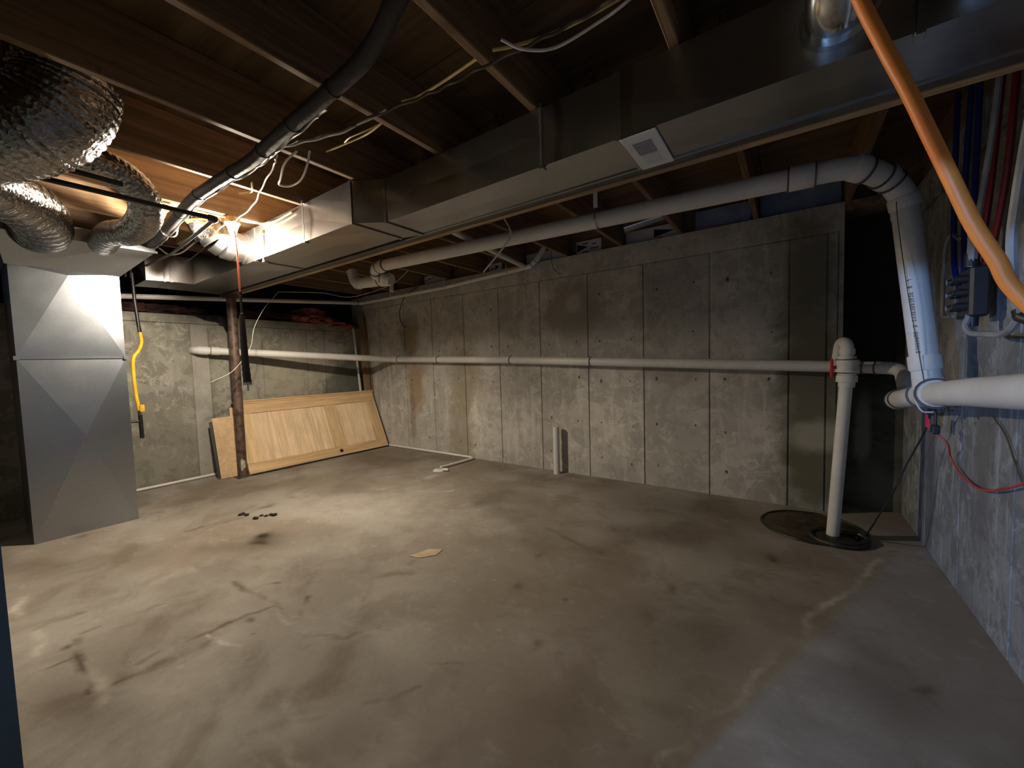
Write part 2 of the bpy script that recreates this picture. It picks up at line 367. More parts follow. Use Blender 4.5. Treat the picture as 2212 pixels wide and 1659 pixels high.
for x, y, rx, ry, amt, an in [(-3.223, 1.257, .10, .045, .95, 0.5), (-3.35, 1.1, .25, .10, .4, 0.5), (-2.541, 1.052, .035, .02, .9, 1), (-2.277, .806, .03, .022, .9, 0), (-2.162, .787, .015, .015, .8, 0),
    (-4.051, 1.64, .04, .1, .7, 0), (-2.832, .253, .03, .02, .95, 0), (-.08, 2.936, .03, .07, .8, .5), (-.524, 2.273, .025, .05, .6, .5), (-.562, 1.947, .05, .12, .45, .3),
    (-1.376, 2.174, .02, .04, .6, 0), (-1.281, 1.813, .03, .03, .6, 0), (-.959, 1.476, .03, .03, .6, 0), (-.466, 1.792, .02, .02, .7, 0), (-.99, 1.85, .012, .012, .8, 0), (-.824, 1.452, .01, .01, .8, 0),
    (-1.3, .72, .24, .16, .55, .9), (-2.3, .22, .45, .14, .55, .3), (-2.7, .5, .35, .12, .35, .2), (-.35, 1.9, .25, .3, .4, 0), (-.75, 3.6, .7, .3, .40, 0), (-2.2, 3.75, .7, .14, .45, 0),
    (-4.8, 3.2, .8, .6, .30, 0), (-4.9, 1.6, .7, .5, .35, 0), (.3, 2.0, .25, .25, .45, 0), (-3.5, .45, .5, .25, .30, 0.2), (-1.9, 3.95, .15, .10, .6, 0), (-4.657, .523, .05, .05, .7, 0),
    (-2.1, .95, .25, .07, .35, 0), (-1.6, .5, .3, .15, .25, 0), (-1.0, .9, .5, .4, .15, 0)]: spot(dark, x, y, rx, ry, amt, an)
for x, y, rx, ry, amt, an in [(-2.9, 2.2, .9, .65, .60, .2), (-2.1, 2.4, .7, .45, .45, 0), (-1.7, 1.9, .7, .5, .25, 0), (-.796, 2.665, .10, .12, .4, 0), (-.657, 2.545, .06, .12, .3, .5), (.118, 2.149, .12, .07, .5, 0),
    (-3.384, 3.13, .05, .1, .6, 0), (-3.25, 1.8, .35, .2, .5, 0), (-2.04, 2.815, .15, .1, .4, 0), (-.1, 1.4, .35, .4, .25, 0), (-1.9, .55, .3, .2, .3, 0), (-1.5, 1.5, .6, .4, .15, 0)]: spot(pale, x, y, rx, ry, amt * br[..., ] if False else amt, an)  # broad pale spots make a lighter zone in mid floor
pale *= (0.45 + 0.55 * br)
nx, ny = GX.shape
co = np.zeros((nx * ny, 3)); co[:, 0] = GX.ravel(); co[:, 1] = GY.ravel()
idx = np.arange(nx * ny).reshape(nx, ny)
fc = np.stack([idx[:-1, :-1], idx[1:, :-1], idx[1:, 1:], idx[:-1, 1:]], -1).reshape(-1, 4)
me = bpy.data.meshes.new('floor'); me.vertices.add(nx * ny); me.vertices.foreach_set('co', co.ravel())
me.loops.add(fc.size); me.loops.foreach_set('vertex_index', fc.ravel()); me.polygons.add(len(fc))
me.polygons.foreach_set('loop_start', np.arange(0, fc.size, 4)); me.update(calc_edges=True)
for nm, arr in (('dark', dark), ('pale', pale)):
    at = me.attributes.new(nm, 'FLOAT', 'POINT'); at.data.foreach_set('value', arr.ravel().astype(np.float32))
floor = bpy.data.objects.new('floor', me); C.objects.link(floor); floor['kind'] = 'structure'
ma, nt, b = mat('floor_slab'); n = N(nt); p = n.pos()
ad = n.n('ShaderNodeAttribute', attribute_name='dark').outputs['Fac']; ap = n.n('ShaderNodeAttribute', attribute_name='pale').outputs['Fac']
big = n.noise(p, 0.8, 3, 0.5, 0.6); mid = n.noise(p, 2.6, 10, 0.62, 0.5); fine = n.noise(p, 30, 6, 0.7)
sw = n.noise(n.pos((1.0, 1.6, 1)), 5.5, 9, 0.75, 0.4); pale_fleck = n.noise(p, 11, 8, 0.75, 0.3)
col = n.mix(n.ramp(big, 0.36, 0.64), (0.225, 0.185, 0.145), (0.335, 0.305, 0.265))
col = n.mix(n.math('MULTIPLY', n.ramp(mid, 0.47, 0.65), 0.55), col, (0.175, 0.137, 0.10))
col = n.mix(n.math('MULTIPLY', n.ramp(sw, 0.55, 0.66), 0.22), col, (0.50, 0.46, 0.40))
col = n.mix(ap, col, (0.56, 0.52, 0.45))
col = n.mix(n.math('MULTIPLY', n.ramp(pale_fleck, 0.58, 0.66), n.math('ADD', n.math('MULTIPLY', ap, 0.6), 0.08)), col, (0.70, 0.67, 0.60))  # pale flecks, denser where the pale attribute is high
col = n.mix(n.math('MULTIPLY', ad, 0.95), col, (0.055, 0.034, 0.016))
col = n.mix(n.ramp(fine, 0.35, 0.75, 0, 0.18), col, (0.14, 0.11, 0.085))
n.l(col, b.inputs['Base Color']); b.inputs['Specular IOR Level'].default_value = 0.3
n.l(n.ramp(mid, 0.3, 0.7, 0.55, 0.8), b.inputs['Roughness'])
n.bump(n.math('ADD', n.math('MULTIPLY', mid, 0.7), n.math('MULTIPLY', fine, 0.25)), 0.35, 0.012, b)
me.materials.append(ma)

# ------------------------------------------------------------------ walls
JB = [-5.86, -5.44, -4.84, -4.235, -3.62, -3.02, -2.41, -1.80, -1.195, -0.59, 0.0125, 0.26, 0.33]
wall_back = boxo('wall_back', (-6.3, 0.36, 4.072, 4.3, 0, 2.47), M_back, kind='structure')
def panel_strip(wall, joints, z0, z1, ma, kind, pos, g=0.006, ma_pick=None):
    for i, (a, b_) in enumerate(zip(joints, joints[1:])):
        mm = ma_pick(i) if ma_pick else ma
        if kind == 'Y': dims = (a + g, b_ - g, pos, pos + 0.03, z0, z1)
        else: dims = (min(pos, pos + (-0.03 if pos < 0 else 0.03)), max(pos, pos + (-0.03 if pos < 0 else 0.03)), a + g, b_ - g, z0, z1)
        boxo('panel', dims, mm, wall, bev=0.003)
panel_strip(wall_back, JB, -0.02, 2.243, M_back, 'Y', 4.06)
ledge = boxo('ledge', (-5.86, 0.36, 4.052, 4.08, 2.253, 2.47), M_back, wall_back, bev=0.004)
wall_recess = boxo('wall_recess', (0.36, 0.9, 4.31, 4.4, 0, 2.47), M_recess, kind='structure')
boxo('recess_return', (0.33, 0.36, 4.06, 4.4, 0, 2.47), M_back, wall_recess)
boxo('recess_soffit', (0.36, 0.9, 4.06, 4.4, 2.40, 2.47), M_joist, wall_recess)
wall_right = boxo('wall_right', (0.772, 0.95, -4.5, 4.4, 0, 2.47), M_right, kind='structure')
panel_strip(wall_right, [-0.6, 0.0, 0.61, 1.22, 1.83, 2.44, 3.05, 3.66, 4.31], -0.02, 2.243, M_right, 'X', 0.76)
boxo('ledge', (0.755, 0.78, -0.6, 4.31, 2.253, 2.47), M_right, wall_right)
wall_left = boxo('wall_left', (-6.25, -5.872, -4.5, 4.3, 0, 1.97), M_left, kind='structure')
JL = [-0.15, 0.46, 1.07, 1.68, 1.862, 2.47, 3.08, 3.36, 4.06]
panel_strip(wall_left, JL, -0.02, 1.868, M_left, 'X', -5.86, ma_pick=lambda i: M_leftpale if i == 3 else M_left)
boxo('ledge', (-5.885, -5.852, -0.15, 4.06, 1.874, 1.972), M_left, wall_left, bev=0.004)
knee = boxo('wall_knee', (-6.3, -6.2, -4.5, 4.3, 1.97, 2.76), M_darkboard, kind='structure')
wall_rear = boxo('wall_rear', (-6.3, 0.95, -4.65, -4.5, 0, 2.76), M_plainc, kind='structure')
# partition whose end stands beside the camera; opening to its right, unseen low header added to cut the cool light
wall_partition = link('wall_partition', box(box(nb(), -5.86, -0.79, -0.10, 0.024, 0, 2.47), -0.79, 0.76, -0.10, 0.0, 1.60, 2.47), M_cabinet, kind='structure')  # run carried to the left wall so cool light cannot leak past
# tie holes of the concrete forms
tb = nb()
for a, b_ in zip(JB, JB[1:]):
    if b_ - a < 0.4: continue
    for z in (0.22, 0.62, 1.08, 1.52, 1.98):
        for x in (a + 0.13, b_ - 0.13):
            if random.random() < 0.2: continue
            x += random.uniform(-.015, .015); zz = z + random.uniform(-.03, .03); r = random.uniform(.008, .017)
            vs = [tb.verts.new((x + r * 0.8 * math.cos(t * math.pi / 3), 4.0585 + random.uniform(0, .0005), zz + r * random.uniform(.7, 1.5) * math.sin(t * math.pi / 3))) for t in range(6)]
            vc = tb.verts.new((x, 4.056, zz))
            for k in range(6): tb.faces.new((vs[k], vc, vs[(k + 1) % 6]))
M_tie = simple('rusted_tie', (0.12, 0.10, 0.08), 0.9)
link('form_tie', tb, M_tie, wall_back, kind='stuff')

# ------------------------------------------------------------------ ceiling: subfloor deck, joists, rim
ceiling = boxo('ceiling', (-6.3, 0.95, -4.65, 4.4, 2.775, 2.80), M_deck, kind='structure')
for iy, y in enumerate(np.arange(-4.65, 4.4, 1.22)):
    off = 0.0 if iy % 2 else -1.2
    for x in np.arange(-6.3 + off, 0.95, 2.44):
        x0 = max(-6.3, x); x1 = min(0.95, x + 2.44); y1 = min(4.4, y + 1.22)
        if x1 - x0 < .05: continue
        boxo('subfloor_sheet', (x0 + .002, x1 - .002, y + .002, y1 - .002, 2.757, 2.775), M_deck, ceiling)
JX = [-6.0, -5.37, -4.745, -4.12, -3.495, -2.87, -2.235, -1.605, -0.98, -0.36, 0.28]
for x in JX: boxo('joist', (x - .019, x + .019, -4.6, 2.06, 2.472, 2.757), M_joist, ceiling, bev=0.004)
JX2 = [-5.72, -5.10, -4.49, -3.87, -3.27, -2.66, -2.05, -1.42, -0.84, -0.23, 0.38]
for x in JX2: boxo('joist', (x - .019, x + .019, 1.95, 4.16, 2.472, 2.757), M_joist, ceiling, bev=0.004)
for a, b_ in zip(JX, JX[1:]): boxo('blocking', (a + .021, b_ - .021, -.085, -.047, 2.474, 2.755), M_joist, ceiling)  # unseen infill added above the partition to stop cool light through the bays
boxo('rim_board', (-6.3, 0.95, 4.16, 4.2, 2.47, 2.757), M_joist, ceiling)
boxo('rim_board', (0.80, 0.84, -4.6, 4.2, 2.47, 2.757), M_joist, ceiling)
boxo('sill_plate', (-6.2, 0.76, 4.062, 4.2, 2.452, 2.472), M_joist, ceiling)
for a, b_ in zip(JX2[1:], JX2[2:]):
    if random.random() < .6: boxo('blocking', (a + .02, b_ - .02, 2.25, 2.29, 2.52, 2.757), M_beamwood, ceiling)
boxo('blocking', (-4.10, -3.52, 0.98, 1.02, 2.50, 2.757), M_beamwood, ceiling)
boxo('blocking', (-4.72, -4.14, 1.30, 1.34, 2.50, 2.757), M_beamwood, ceiling)
boxo('blocking', (-0.2, 0.36, 2.6, 2.64, 2.5, 2.757), M_joist, ceiling)

# foam boards against the rim
def foam_board(x0, x1, z0, z1, ma, marks, label, y=4.13):
    t = empty('foam_board', label, 'insulation board', 'rim joist foam boards')
    boxo('board', (x0, x1, y, y + .028, z0, z1), ma, t)
    if marks:
        bm = nb(); yy = y - .0015
        x = x0 + marks[0] * (x1 - x0); wd = marks[1]; h = (z1 - z0) * .42; zc = z0 + (z1 - z0) * .52
        v = [bm.verts.new(q) for q in ((x, yy, zc - h * .7), (x, yy, zc + h * .7), (x + wd, yy, zc))]
        v2 = [bm.verts.new((q.co.x, yy + .0014, q.co.z)) for q in v]
        bm.faces.new(v); bm.faces.new(v2[::-1])
        for k in range(3): bm.faces.new((v[k], v2[k], v2[(k + 1) % 3], v[(k + 1) % 3]))
        link('printed_triangle', bm, M_ink, t)
        bm = nb()
        for lx, lz, lw in marks[2]:
            xx = x0 + lx * (x1 - x0)
            while xx < x0 + (lx + lw) * (x1 - x0):
                s = random.uniform(.008, .018); box(bm, xx, xx + s, yy, yy + .001, z0 + lz * (z1 - z0), z0 + lz * (z1 - z0) + .018); xx += s + .006
        link('printing', bm, M_ink, t, kind='stuff')
    based(t, ((x0 + x1) / 2, y, z0)); return t
foam_board(-1.95, -1.66, 2.475, 2.62, M_foamw, (.02, .13, [(.25, .1, .22), (.25, .72, .2), (.6, .3, .25), (.65, .6, .15)]), 'white foam board with a black triangle and small print in the rim bay')
foam_board(-1.39, -0.87, 2.475, 2.61, M_foamw, (.55, .2, [(.62, .06, .1)]), 'white foam board behind the short round duct with a large black triangle')
foam_board(-0.72, -0.27, 2.475, 2.66, M_foam_cool_tint, None, 'plain foam board tinted for the cool light between the second pair of joists from the right')
foam_board(-0.2, 0.34, 2.475, 2.70, M_foam_cool_tint, None, 'wide plain foam board tinted for the cool light in the rightmost rim bay')
foam_board(-2.62, -2.1, 2.475, 2.60, M_foamw, None, 'blank pale foam board behind the rising thin elbow')
foam_board(-3.2, -3.0, 2.475, 2.58, M_foamw, (.5, .07, [(.1, .3, .3)]), 'small printed foam scrap in the rim bay above the thin pipe')
foam_board(-4.42, -4.0, 2.475, 2.6, M_foamw, None, 'blank grey-white foam board in the leftmost visible rim bay')

# ------------------------------------------------------------------ beam and column
t = empty('support_beam', 'long dark steel beam with a pale wood strip along its far edge', 'beam')
bm = nb(); box(bm, -5.67, 0.755, 1.945, 2.005, 2.203, 2.211); box(bm, -5.67, 0.755, 1.95, 1.957, 2.211, 2.462); box(bm, -5.67, 0.755, 1.945, 2.005, 2.462, 2.470)
link('steel_channel', bm, M_steel, t)
boxo('wood_strip', (-5.67, 0.755, 2.006, 2.048, 2.196, 2.232), M_beamwood, t, bev=.002)
boxo('wood_plate', (-5.67, 0.755, 2.006, 2.03, 2.232, 2.470), M_joist, t)
based(t, (-2.7, 1.99, 2.2))
t = empty('support_column', 'rusty brown round steel column left of the leaning oak door', 'column')
tubeo('shaft', [(-5.43, 1.98, 0.012), (-5.43, 1.98, 2.15)], .05, M_rust, t, 20)
boxo('base_plate', (-5.50, -5.36, 1.91, 2.05, 0, .012), M_rust, t); boxo('top_plate', (-5.51, -5.35, 1.92, 2.04, 2.16, 2.203), M_rust, t)
tubeo('screw', [(-5.43, 1.98, 2.14), (-5.43, 1.98, 2.165)], .03, M_rust, t)
tubeo('collar', [(-5.43, 1.98, 1.02), (-5.43, 1.98, 1.06)], .0535, M_rust, t, 20)
o = link('paint_scrape', sphere(nb(), (-5.384, 1.972, .16), .05, 2, (.12, .55, 1.6), .4, 3), M_palerust, t, True)
based(t, (-5.43, 1.98, 0))

# ------------------------------------------------------------------ main trunk duct
t = empty('trunk_duct', 'long rectangular galvanised trunk duct running under the joists', 'duct')
def shell(x0, x1, y0, y1, z0, z1, nm='duct_section', ma=M_galv, par=None, bx=9):
    # box duct with slightly bellied faces
    bm = nb(); k = max(2, int((x1 - x0) / .35)); rows = []
    for i in range(k + 1):
        u = i / k; x = x0 + (x1 - x0) * u; s = .006 * math.sin(math.pi * u) + .0025 * math.sin(9 * u + x0)
        ym = (y0 + y1) / 2; zm = (z0 + z1) / 2
        rows.append([bm.verts.new(q) for q in ((x, y0, z0), (x, ym, z0 - s * .6), (x, y1, z0), (x, y1, z1), (x, ym, z1), (x, y0, z1), (x, y0 + s * .8, zm))])
    for i in range(k):
        for j in range(7): bm.faces.new((rows[i][j], rows[i][(j + 1) % 7], rows[i + 1][(j + 1) % 7], rows[i + 1][j]))
    bm.faces.new(rows[0][::-1]); bm.faces.new(rows[-1])
    return link(nm, bm, ma, par)
shell(-0.572, 0.755, 1.63, 1.938, 2.20, 2.462, par=t)
shell(-2.07, -0.574, 1.63, 1.938, 2.20, 2.462, par=t)
bm = nb(); hexa(bm, [(-2.25, 1.51, 2.2), (-2.07, 1.63, 2.2), (-2.07, 1.938, 2.2), (-2.25, 1.90, 2.2), (-2.25, 1.51, 2.462), (-2.07, 1.63, 2.462), (-2.07, 1.938, 2.462), (-2.25, 1.90, 2.462)])
link('offset_section', bm, M_galv, t)
shell(-3.6, -2.252, 1.51, 1.90, 2.20, 2.462, par=t); shell(-5.03, -3.602, 1.51, 1.90, 2.20, 2.462, par=t)
def cleat(x, y0, y1, z0=2.196, z1=2.462, wd=.012):
    bm = nb(); box(bm, x - wd, x + wd, y0 - .005, y0, z0, z1); box(bm, x - wd, x + wd, y0 - .005, y1, z0 - .004, z0)
    link('drive_cleat', bm, M_galv, t)
for x, y0, y1 in ((-0.573, 1.63, 1.938), (-2.07, 1.628, 1.938), (-2.25, 1.508, 1.9), (-3.601, 1.51, 1.9)): cleat(x, y0, y1)
bm = nb(); box(bm, -2.25, .755, 1.926, 1.94, 2.194, 2.2); link('edge_seam', bm, M_galv, t)
based(t, (-2, 1.75, 2.2))
# branch at the left end
t = empty('branch_duct', 'short bright galvanised branch duct turning off the trunk beside the return drop', 'duct')
bm = nb(); box(bm, -5.5, -5.032, 1.33, 1.90, 2.2, 2.462); link('duct_section', bm, M_galv, t)
bm = nb(); hexa(bm, [(-5.5, 1.14, 2.19), (-5.04, 1.14, 2.19), (-5.032, 1.326, 2.2), (-5.5, 1.326, 2.2), (-5.5, 1.14, 2.46), (-5.04, 1.14, 2.46), (-5.032, 1.326, 2.462), (-5.5, 1.326, 2.462)])
link('duct_section', bm, M_galv, t)
boxo('drive_cleat', (-5.03, -5.024, 1.315, 1.34, 2.194, 2.462), M_galv, t)
boxo('drive_cleat', (-5.035, -5.026, 1.27, 1.285, 2.19, 2.462), M_galv, t)
based(t, (-5.27, 1.2, 2.2))
# register on the underside
t = empty('duct_register', 'white metal register with grey grille on the trunk duct underside', 'vent')
boxo('plate', (-0.568, -0.425, 1.628, 1.94, 2.188, 2.196), M_white, t, bev=.003)
gr_ = boxo('grille', (-0.535, -0.46, 1.685, 1.795, 2.1855, 2.190), M_greycard, t)
boxo('damper_panel', (-0.53, -0.465, 1.80, 1.895, 2.1862, 2.190), M_foamw, t)
for k in range(6): boxo('louver', (-0.532, -0.463, 1.692 + k * .017, 1.699 + k * .017, 2.183, 2.1875), M_greycard, gr_)
based(t, (-.5, 1.78, 2.19))
# strap hangers
def hanger(x, y, z0, z1, label, ma=M_steel, wd=.012):
    t = empty('duct_hanger', label, 'hanger', 'duct hangers')
    bm = nb(); box(bm, x - wd / 2, x + wd / 2, y - .003, y, z0, z1); link('strap', bm, ma, t)
    bm = nb(); box(bm, x - wd, x + wd, y - .004, y + .03, z0 - .012, z0, .002); link('hook', bm, M_galv, t)
    boxo('nail_plate', (x - wd, x + wd, y - .006, y + .012, z1 - .02, z1), M_galv, t)
    based(t, (x, y, z0))
hanger(-2.80, 1.497, 2.196, 2.475, 'dark metal strap hanger at the bright left part of the trunk duct')
hanger(-0.935, 1.622, 2.196, 2.475, 'thin metal strap hanger at the middle of the trunk duct')
hanger(-3.44, 1.50, 2.17, 2.40, 'pale metal strap hanger close under the lit bulb', M_galv, .02)
hanger(.30, 1.62, 2.196, 2.475, 'small bracket hanger on the trunk duct near the orange hose', M_galv, .012)

# round takeoffs at the trunk's right end
def takeoff(x, r, label, y0=1.632, z=2.33, up=2.75, ofs=.13):
    t = empty('round_takeoff', label, 'duct', 'round takeoffs')
    path = fillet([(x, y0, z), (x, y0 - ofs, z), (x, y0 - ofs, up)], .11, 10)
    tubeo('elbow', path, r, M_galvround, t, 32)
    tubeo('collar', [(x, y0, z), (x, y0 - .03, z)], r + .012, M_galvround, t, 32)
    based(t, (x, y0, z))
takeoff(0.12, .085, 'shiny round takeoff rising from the dark trunk duct left of the orange hose')
takeoff(0.45, .085, 'shiny round takeoff cut by the top frame edge right of the orange hose')

# ------------------------------------------------------------------ return drop at left
t = empty('return_duct', 'tall galvanised return duct standing on the floor with cross-broken faces', 'duct')
X = -4.76
bm = nb()
def xpanel(z0, z1, y0, y1, apex, d=.028):
    c = [bm.verts.new((X, y, z)) for y, z in ((y0, z0), (y1, z0), (y1, z1), (y0, z1))]
    a = bm.verts.new((X + d, apex[0], apex[1]))
    for i in range(4): bm.faces.new((c[i], c[(i + 1) % 4], a))
xpanel(0.0, 1.435, .30, .90, (.62, .80)); 
link('lower_face', bm, M_galvcol, t)
bm = nb(); xpanel(1.445, 2.15, .30, .90, (.60, 2.10), .02); link('upper_face', bm, M_galvcol, t)
bm = nb(); box(bm, -5.3, X - .0005, .30, .90, 0, 2.15); link('body', bm, M_galvcol, t)
boxo('drive_cleat', (X - .005, X + .012, .295, .905, 1.430, 1.450), M_galvcol, t, bev=.004)
boxo('clip', (X - .01, X + .02, .885, .915, 1.425, 1.455), M_galvcol, t); boxo('clip', (X - .01, X + .02, .285, .315, 1.425, 1.455), M_galvcol, t)
bm = nb(); hexa(bm, [(-5.3, .285, 2.14), (X + .01, .285, 2.14), (X + .01, .905, 2.14), (-5.3, .905, 2.14), (-5.3, .24, 2.365), (-4.60, .24, 2.365), (-4.60, 1.12, 2.365), (-5.3, 1.12, 2.365)])
link('transition', bm, M_galvcol, t)
boxo('plenum', (-5.3, -4.60, .24, 1.12, 2.365, 2.465), M_galvcol, t, bev=.003)
bm = nb(); box(bm, -4.61, -4.59, .23, 1.13, 2.355, 2.372); link('flange', bm, M_galvcol, t)
boxo('base_seal', (X - .02, X + .006, .298, .902, 0, .008), M_galvcol, t)
based(t, (-5.03, .6, 0))

# flexible ducts
def flex(label, pts, r, rings=0.026, amp=.06):
    t = empty('flexible_duct', label, 'duct', 'silver flexible ducts')
    P = catmull(pts, 14)
    # resample
    L = [0]
    for a, b_ in zip(P, P[1:]): L.append(L[-1] + (b_ - a).length)
    n_ = int(L[-1] / .008); out = []; j = 0
    for i in range(n_ + 1):
        d = L[-1] * i / n_
        while j < len(L) - 2 and L[j + 1] < d: j += 1
        out.append(P[j].lerp(P[j + 1], (d - L[j]) / max(1e-6, L[j + 1] - L[j])))
    def rf(l, a):
        c = abs(math.sin(math.pi * l / rings)) ** .6
        return 1 + amp * c + .006 * mnoise.noise(Vector((l * 22, math.cos(a) * 5, math.sin(a) * 5))) + .010 * mnoise.noise(Vector((l * 60, math.cos(a) * 16, math.sin(a) * 16)))
    tubeo('jacket', out, r, M_foil, t, 48, rf=rf)
    tubeo('collar', [out[-1], out[-1] + (out[-1] - out[-6]).normalized() * .03], r * 1.02, M_foil2, t, 32)
    based(t, out[0])
flex('silver flexible duct looping below the joists onto the return plenum', [(-2.84, .25, 2.35), (-2.87, .42, 2.372), (-2.92, .58, 2.365), (-2.97, .68, 2.30), (-3.07, .715, 2.215), (-3.30, .70, 2.17), (-3.70, .68, 2.23), (-4.2, .72, 2.27), (-4.58, .78, 2.39)], .075)
flex('fat silver flexible duct drooping below the joists at the left edge', [(-3.00, .01, 2.22), (-3.30, .17, 2.27), (-3.70, .34, 2.30), (-4.10, .42, 2.31), (-4.40, .44, 2.33), (-4.58, .44, 2.38)], .140)
flex('largest silver flexible duct coming down from the ceiling nearest the camera', [(-2.58, .38, 2.66), (-2.58, .37, 2.52), (-2.60, .31, 2.39), (-2.68, .20, 2.31), (-2.80, .07, 2.27), (-2.88, .03, 2.26)], .165)
flex('small crumpled silver duct end behind the return drop', [(-5.35, .1, 1.9), (-5.2, .12, 1.85), (-5.05, .16, 1.95)], .07)

# takeoff elbow beside the bulb
t = empty('foil_elbow', 'silver sheet metal elbow with crinkled foil tape behind the lit bulb', 'duct')
P = fillet([(-3.80, 1.515, 2.33), (-3.80, 1.33, 2.33), (-3.81, 1.25, 2.50), (-3.81, 1.18, 2.70)], .14, 3)
for i in range(len(P) - 1):
    d = (P[i + 1] - P[i]).normalized() * .006
    tubeo('gore', [P[i] - d, P[i + 1] + d], .118 + .002 * (i % 2), M_galv, t, 24)
tubeo('foil_tape', catmull([(-3.80, 1.30, 2.36), (-3.81, 1.25, 2.48), (-3.81, 1.18, 2.62)], 8), .127, M_foil2, t, 40, caps=False,
      rf=lambda l, a: 1 + .05 * mnoise.noise(Vector((l * 30, math.cos(a) * 6, math.sin(a) * 6))))
tubeo('collar', [(-3.80, 1.512, 2.33), (-3.80, 1.49, 2.33)], .13, M_galv, t, 24)
based(t, (-3.8, 1.51, 2.33))

# ------------------------------------------------------------------ lit bulb
bx_, by_, bz_ = BULB_POS
t = empty('ceiling_bulb', 'lit bare bulb in a ceramic holder beside the trunk duct', 'lamp')
bm = nb(); bmesh.ops.create_cone(bm, segments=8, radius1=.05, radius2=.05, depth=.045, cap_ends=True, matrix=Matrix.Translation((bx_, by_, 2.448))); link('junction_box', bm, M_box, t)
lh_ = tubeo('lamp_holder', [(bx_, by_, 2.427), (bx_, by_, 2.41), (bx_, by_, 2.385), (bx_, by_, 2.345)], lambda u: .052 - .03 * u, M_porcelain, t, 20)
tubeo('bulb_neck', [(bx_, by_, 2.345), (bx_, by_, 2.31)], .017, M_white, lh_)
link('bulb_glass', sphere(nb(), BULB_POS, .042, 3, (1, 1, 1.1)), M_bulb, t, True)
based(t, (bx_, by_, 2.47))
t = empty('pull_cord', 'red pull cord hanging straight below the lit bulb', 'cord')
tubeo('cord', [(bx_ + .03, by_, 2.36), (bx_ + .05, by_, 2.20), (bx_ + .055, by_, 1.90)], .007, M_pinkstring, t, 8)
tubeo('knob', [(bx_ + .055, by_, 1.90), (bx_ + .055, by_, 1.87)], .012, M_black, t, 10)
based(t, (bx_, by_, 2.36))
t = empty('black_strap', 'black padded strap hanging from the end of the pull cord', 'strap')
x = bx_ + .06
tubeo('strap', catmull([(x, by_, 1.72), (x, by_, 1.55), (x + .005, by_, 1.35), (x + .01, by_ + .005, 1.19)], 8), lambda u: .017 + .011 * u ** .7, M_black, t, 12, rf=lambda l, a: 1 + .06 * math.sin(l * 140))
tubeo('tip', [(x + .01, by_ + .005, 1.19), (x + .01, by_ + .005, 1.14)], .007, M_brass, t, 8)
tubeo('ring', [(x - .015, by_, 1.735), (x + .015, by_, 1.735)], .006, M_brass, t, 8)
tubeo('clip', [(x, by_, 1.865), (x, by_, 1.73)], .009, M_black, t, 8)
tubeo('end_band', [(x + .009, by_ + .004, 1.205), (x + .01, by_ + .005, 1.185)], .031, M_brass, t, 12)
based(t, (x, by_, 1.15))
# cool lamp in the rear half of the basement
t = empty('rear_lamp', 'cold white globe lamp on a long stem in the rear room', 'lamp')
link('globe', sphere(nb(), COOL_POS, .065, 3), M_cool, t, True)
tubeo('holder', [(COOL_POS[0], COOL_POS[1], 2.47), (COOL_POS[0], COOL_POS[1], COOL_POS[2] + .05)], .03, M_white, t)
based(t, COOL_POS)

# ------------------------------------------------------------------ PVC pipes
def pipe(label, pts, r, couplings=(), fil=None, group=None, rings=(), n_=20, ma=M_pvc, name='pvc_pipe'):
    t = empty(name, label, 'pipe', group)
    P = fillet(pts, fil or r * 2.2, 8) if len(pts) > 2 else [Vector(q) for q in pts]
    tubeo('pipe_run', P, r, ma, t, n_)
    for d, wd in couplings:
        p_, q_ = along(P, d); tubeo('coupling', [p_ - q_ * wd / 2, p_ - q_ * (wd / 2 - .006), p_ + q_ * (wd / 2 - .006), p_ + q_ * wd / 2], lambda u: r * (1.09 if u in (0, 1) else 1.14), ma, t, n_)
    for d in rings:
        p_, q_ = along(P, d); tubeo('joint_ring', [p_ - q_ * .004, p_ + q_ * .004], r * 1.155, M_pvcjoint, t, n_)
    based(t, pts[0]); return t
# thick drain line under the joists
thick = pipe('thick white drain pipe sloping under the joists to the right', [(-3.66, 2.71, 2.345), (-3.50, 2.70, 2.36), (0.20, 2.74, 2.262), (0.30, 2.76, 2.255)], .057, couplings=[(.13, .10), (3.72, .12)], rings=[(.19), (.075), (3.66), (3.78)], fil=.03)
pipe('short white offset elbow under the left end of the thick drain', [(-3.66, 2.71, 2.345), (-3.74, 2.76, 2.30), (-3.62, 2.86, 2.25)], .05, rings=[(.05), (.15)], couplings=[(.18, .05)], fil=.05)
pipe('short fat white pipe with elbow left of the thick drain', [(-3.62, 2.88, 2.262), (-4.28, 2.88, 2.30), (-4.34, 2.88, 2.46)], .062, couplings=[(.09, .16), (.60, .07)], rings=[(.18)], fil=.13)
pipe('two white elbows bending from the thick drain to the vertical drop', [(0.28, 2.755, 2.257), (.36, 2.80, 2.225), (.44, 2.88, 2.19), (.50, 2.93, 2.10), (.505, 2.925, 2.0)], .0585, couplings=[(.02, .06), (.17, .05), (.35, .06)], rings=[(.06), (.145), (.22)], fil=.05)
t = pipe('leaning white drop pipe with printed text joining the wall drain', [(.505, 2.925, 2.02), (.585, 2.855, 1.17), (.592, 2.852, 1.09)], .057, couplings=[(.79, .075)])
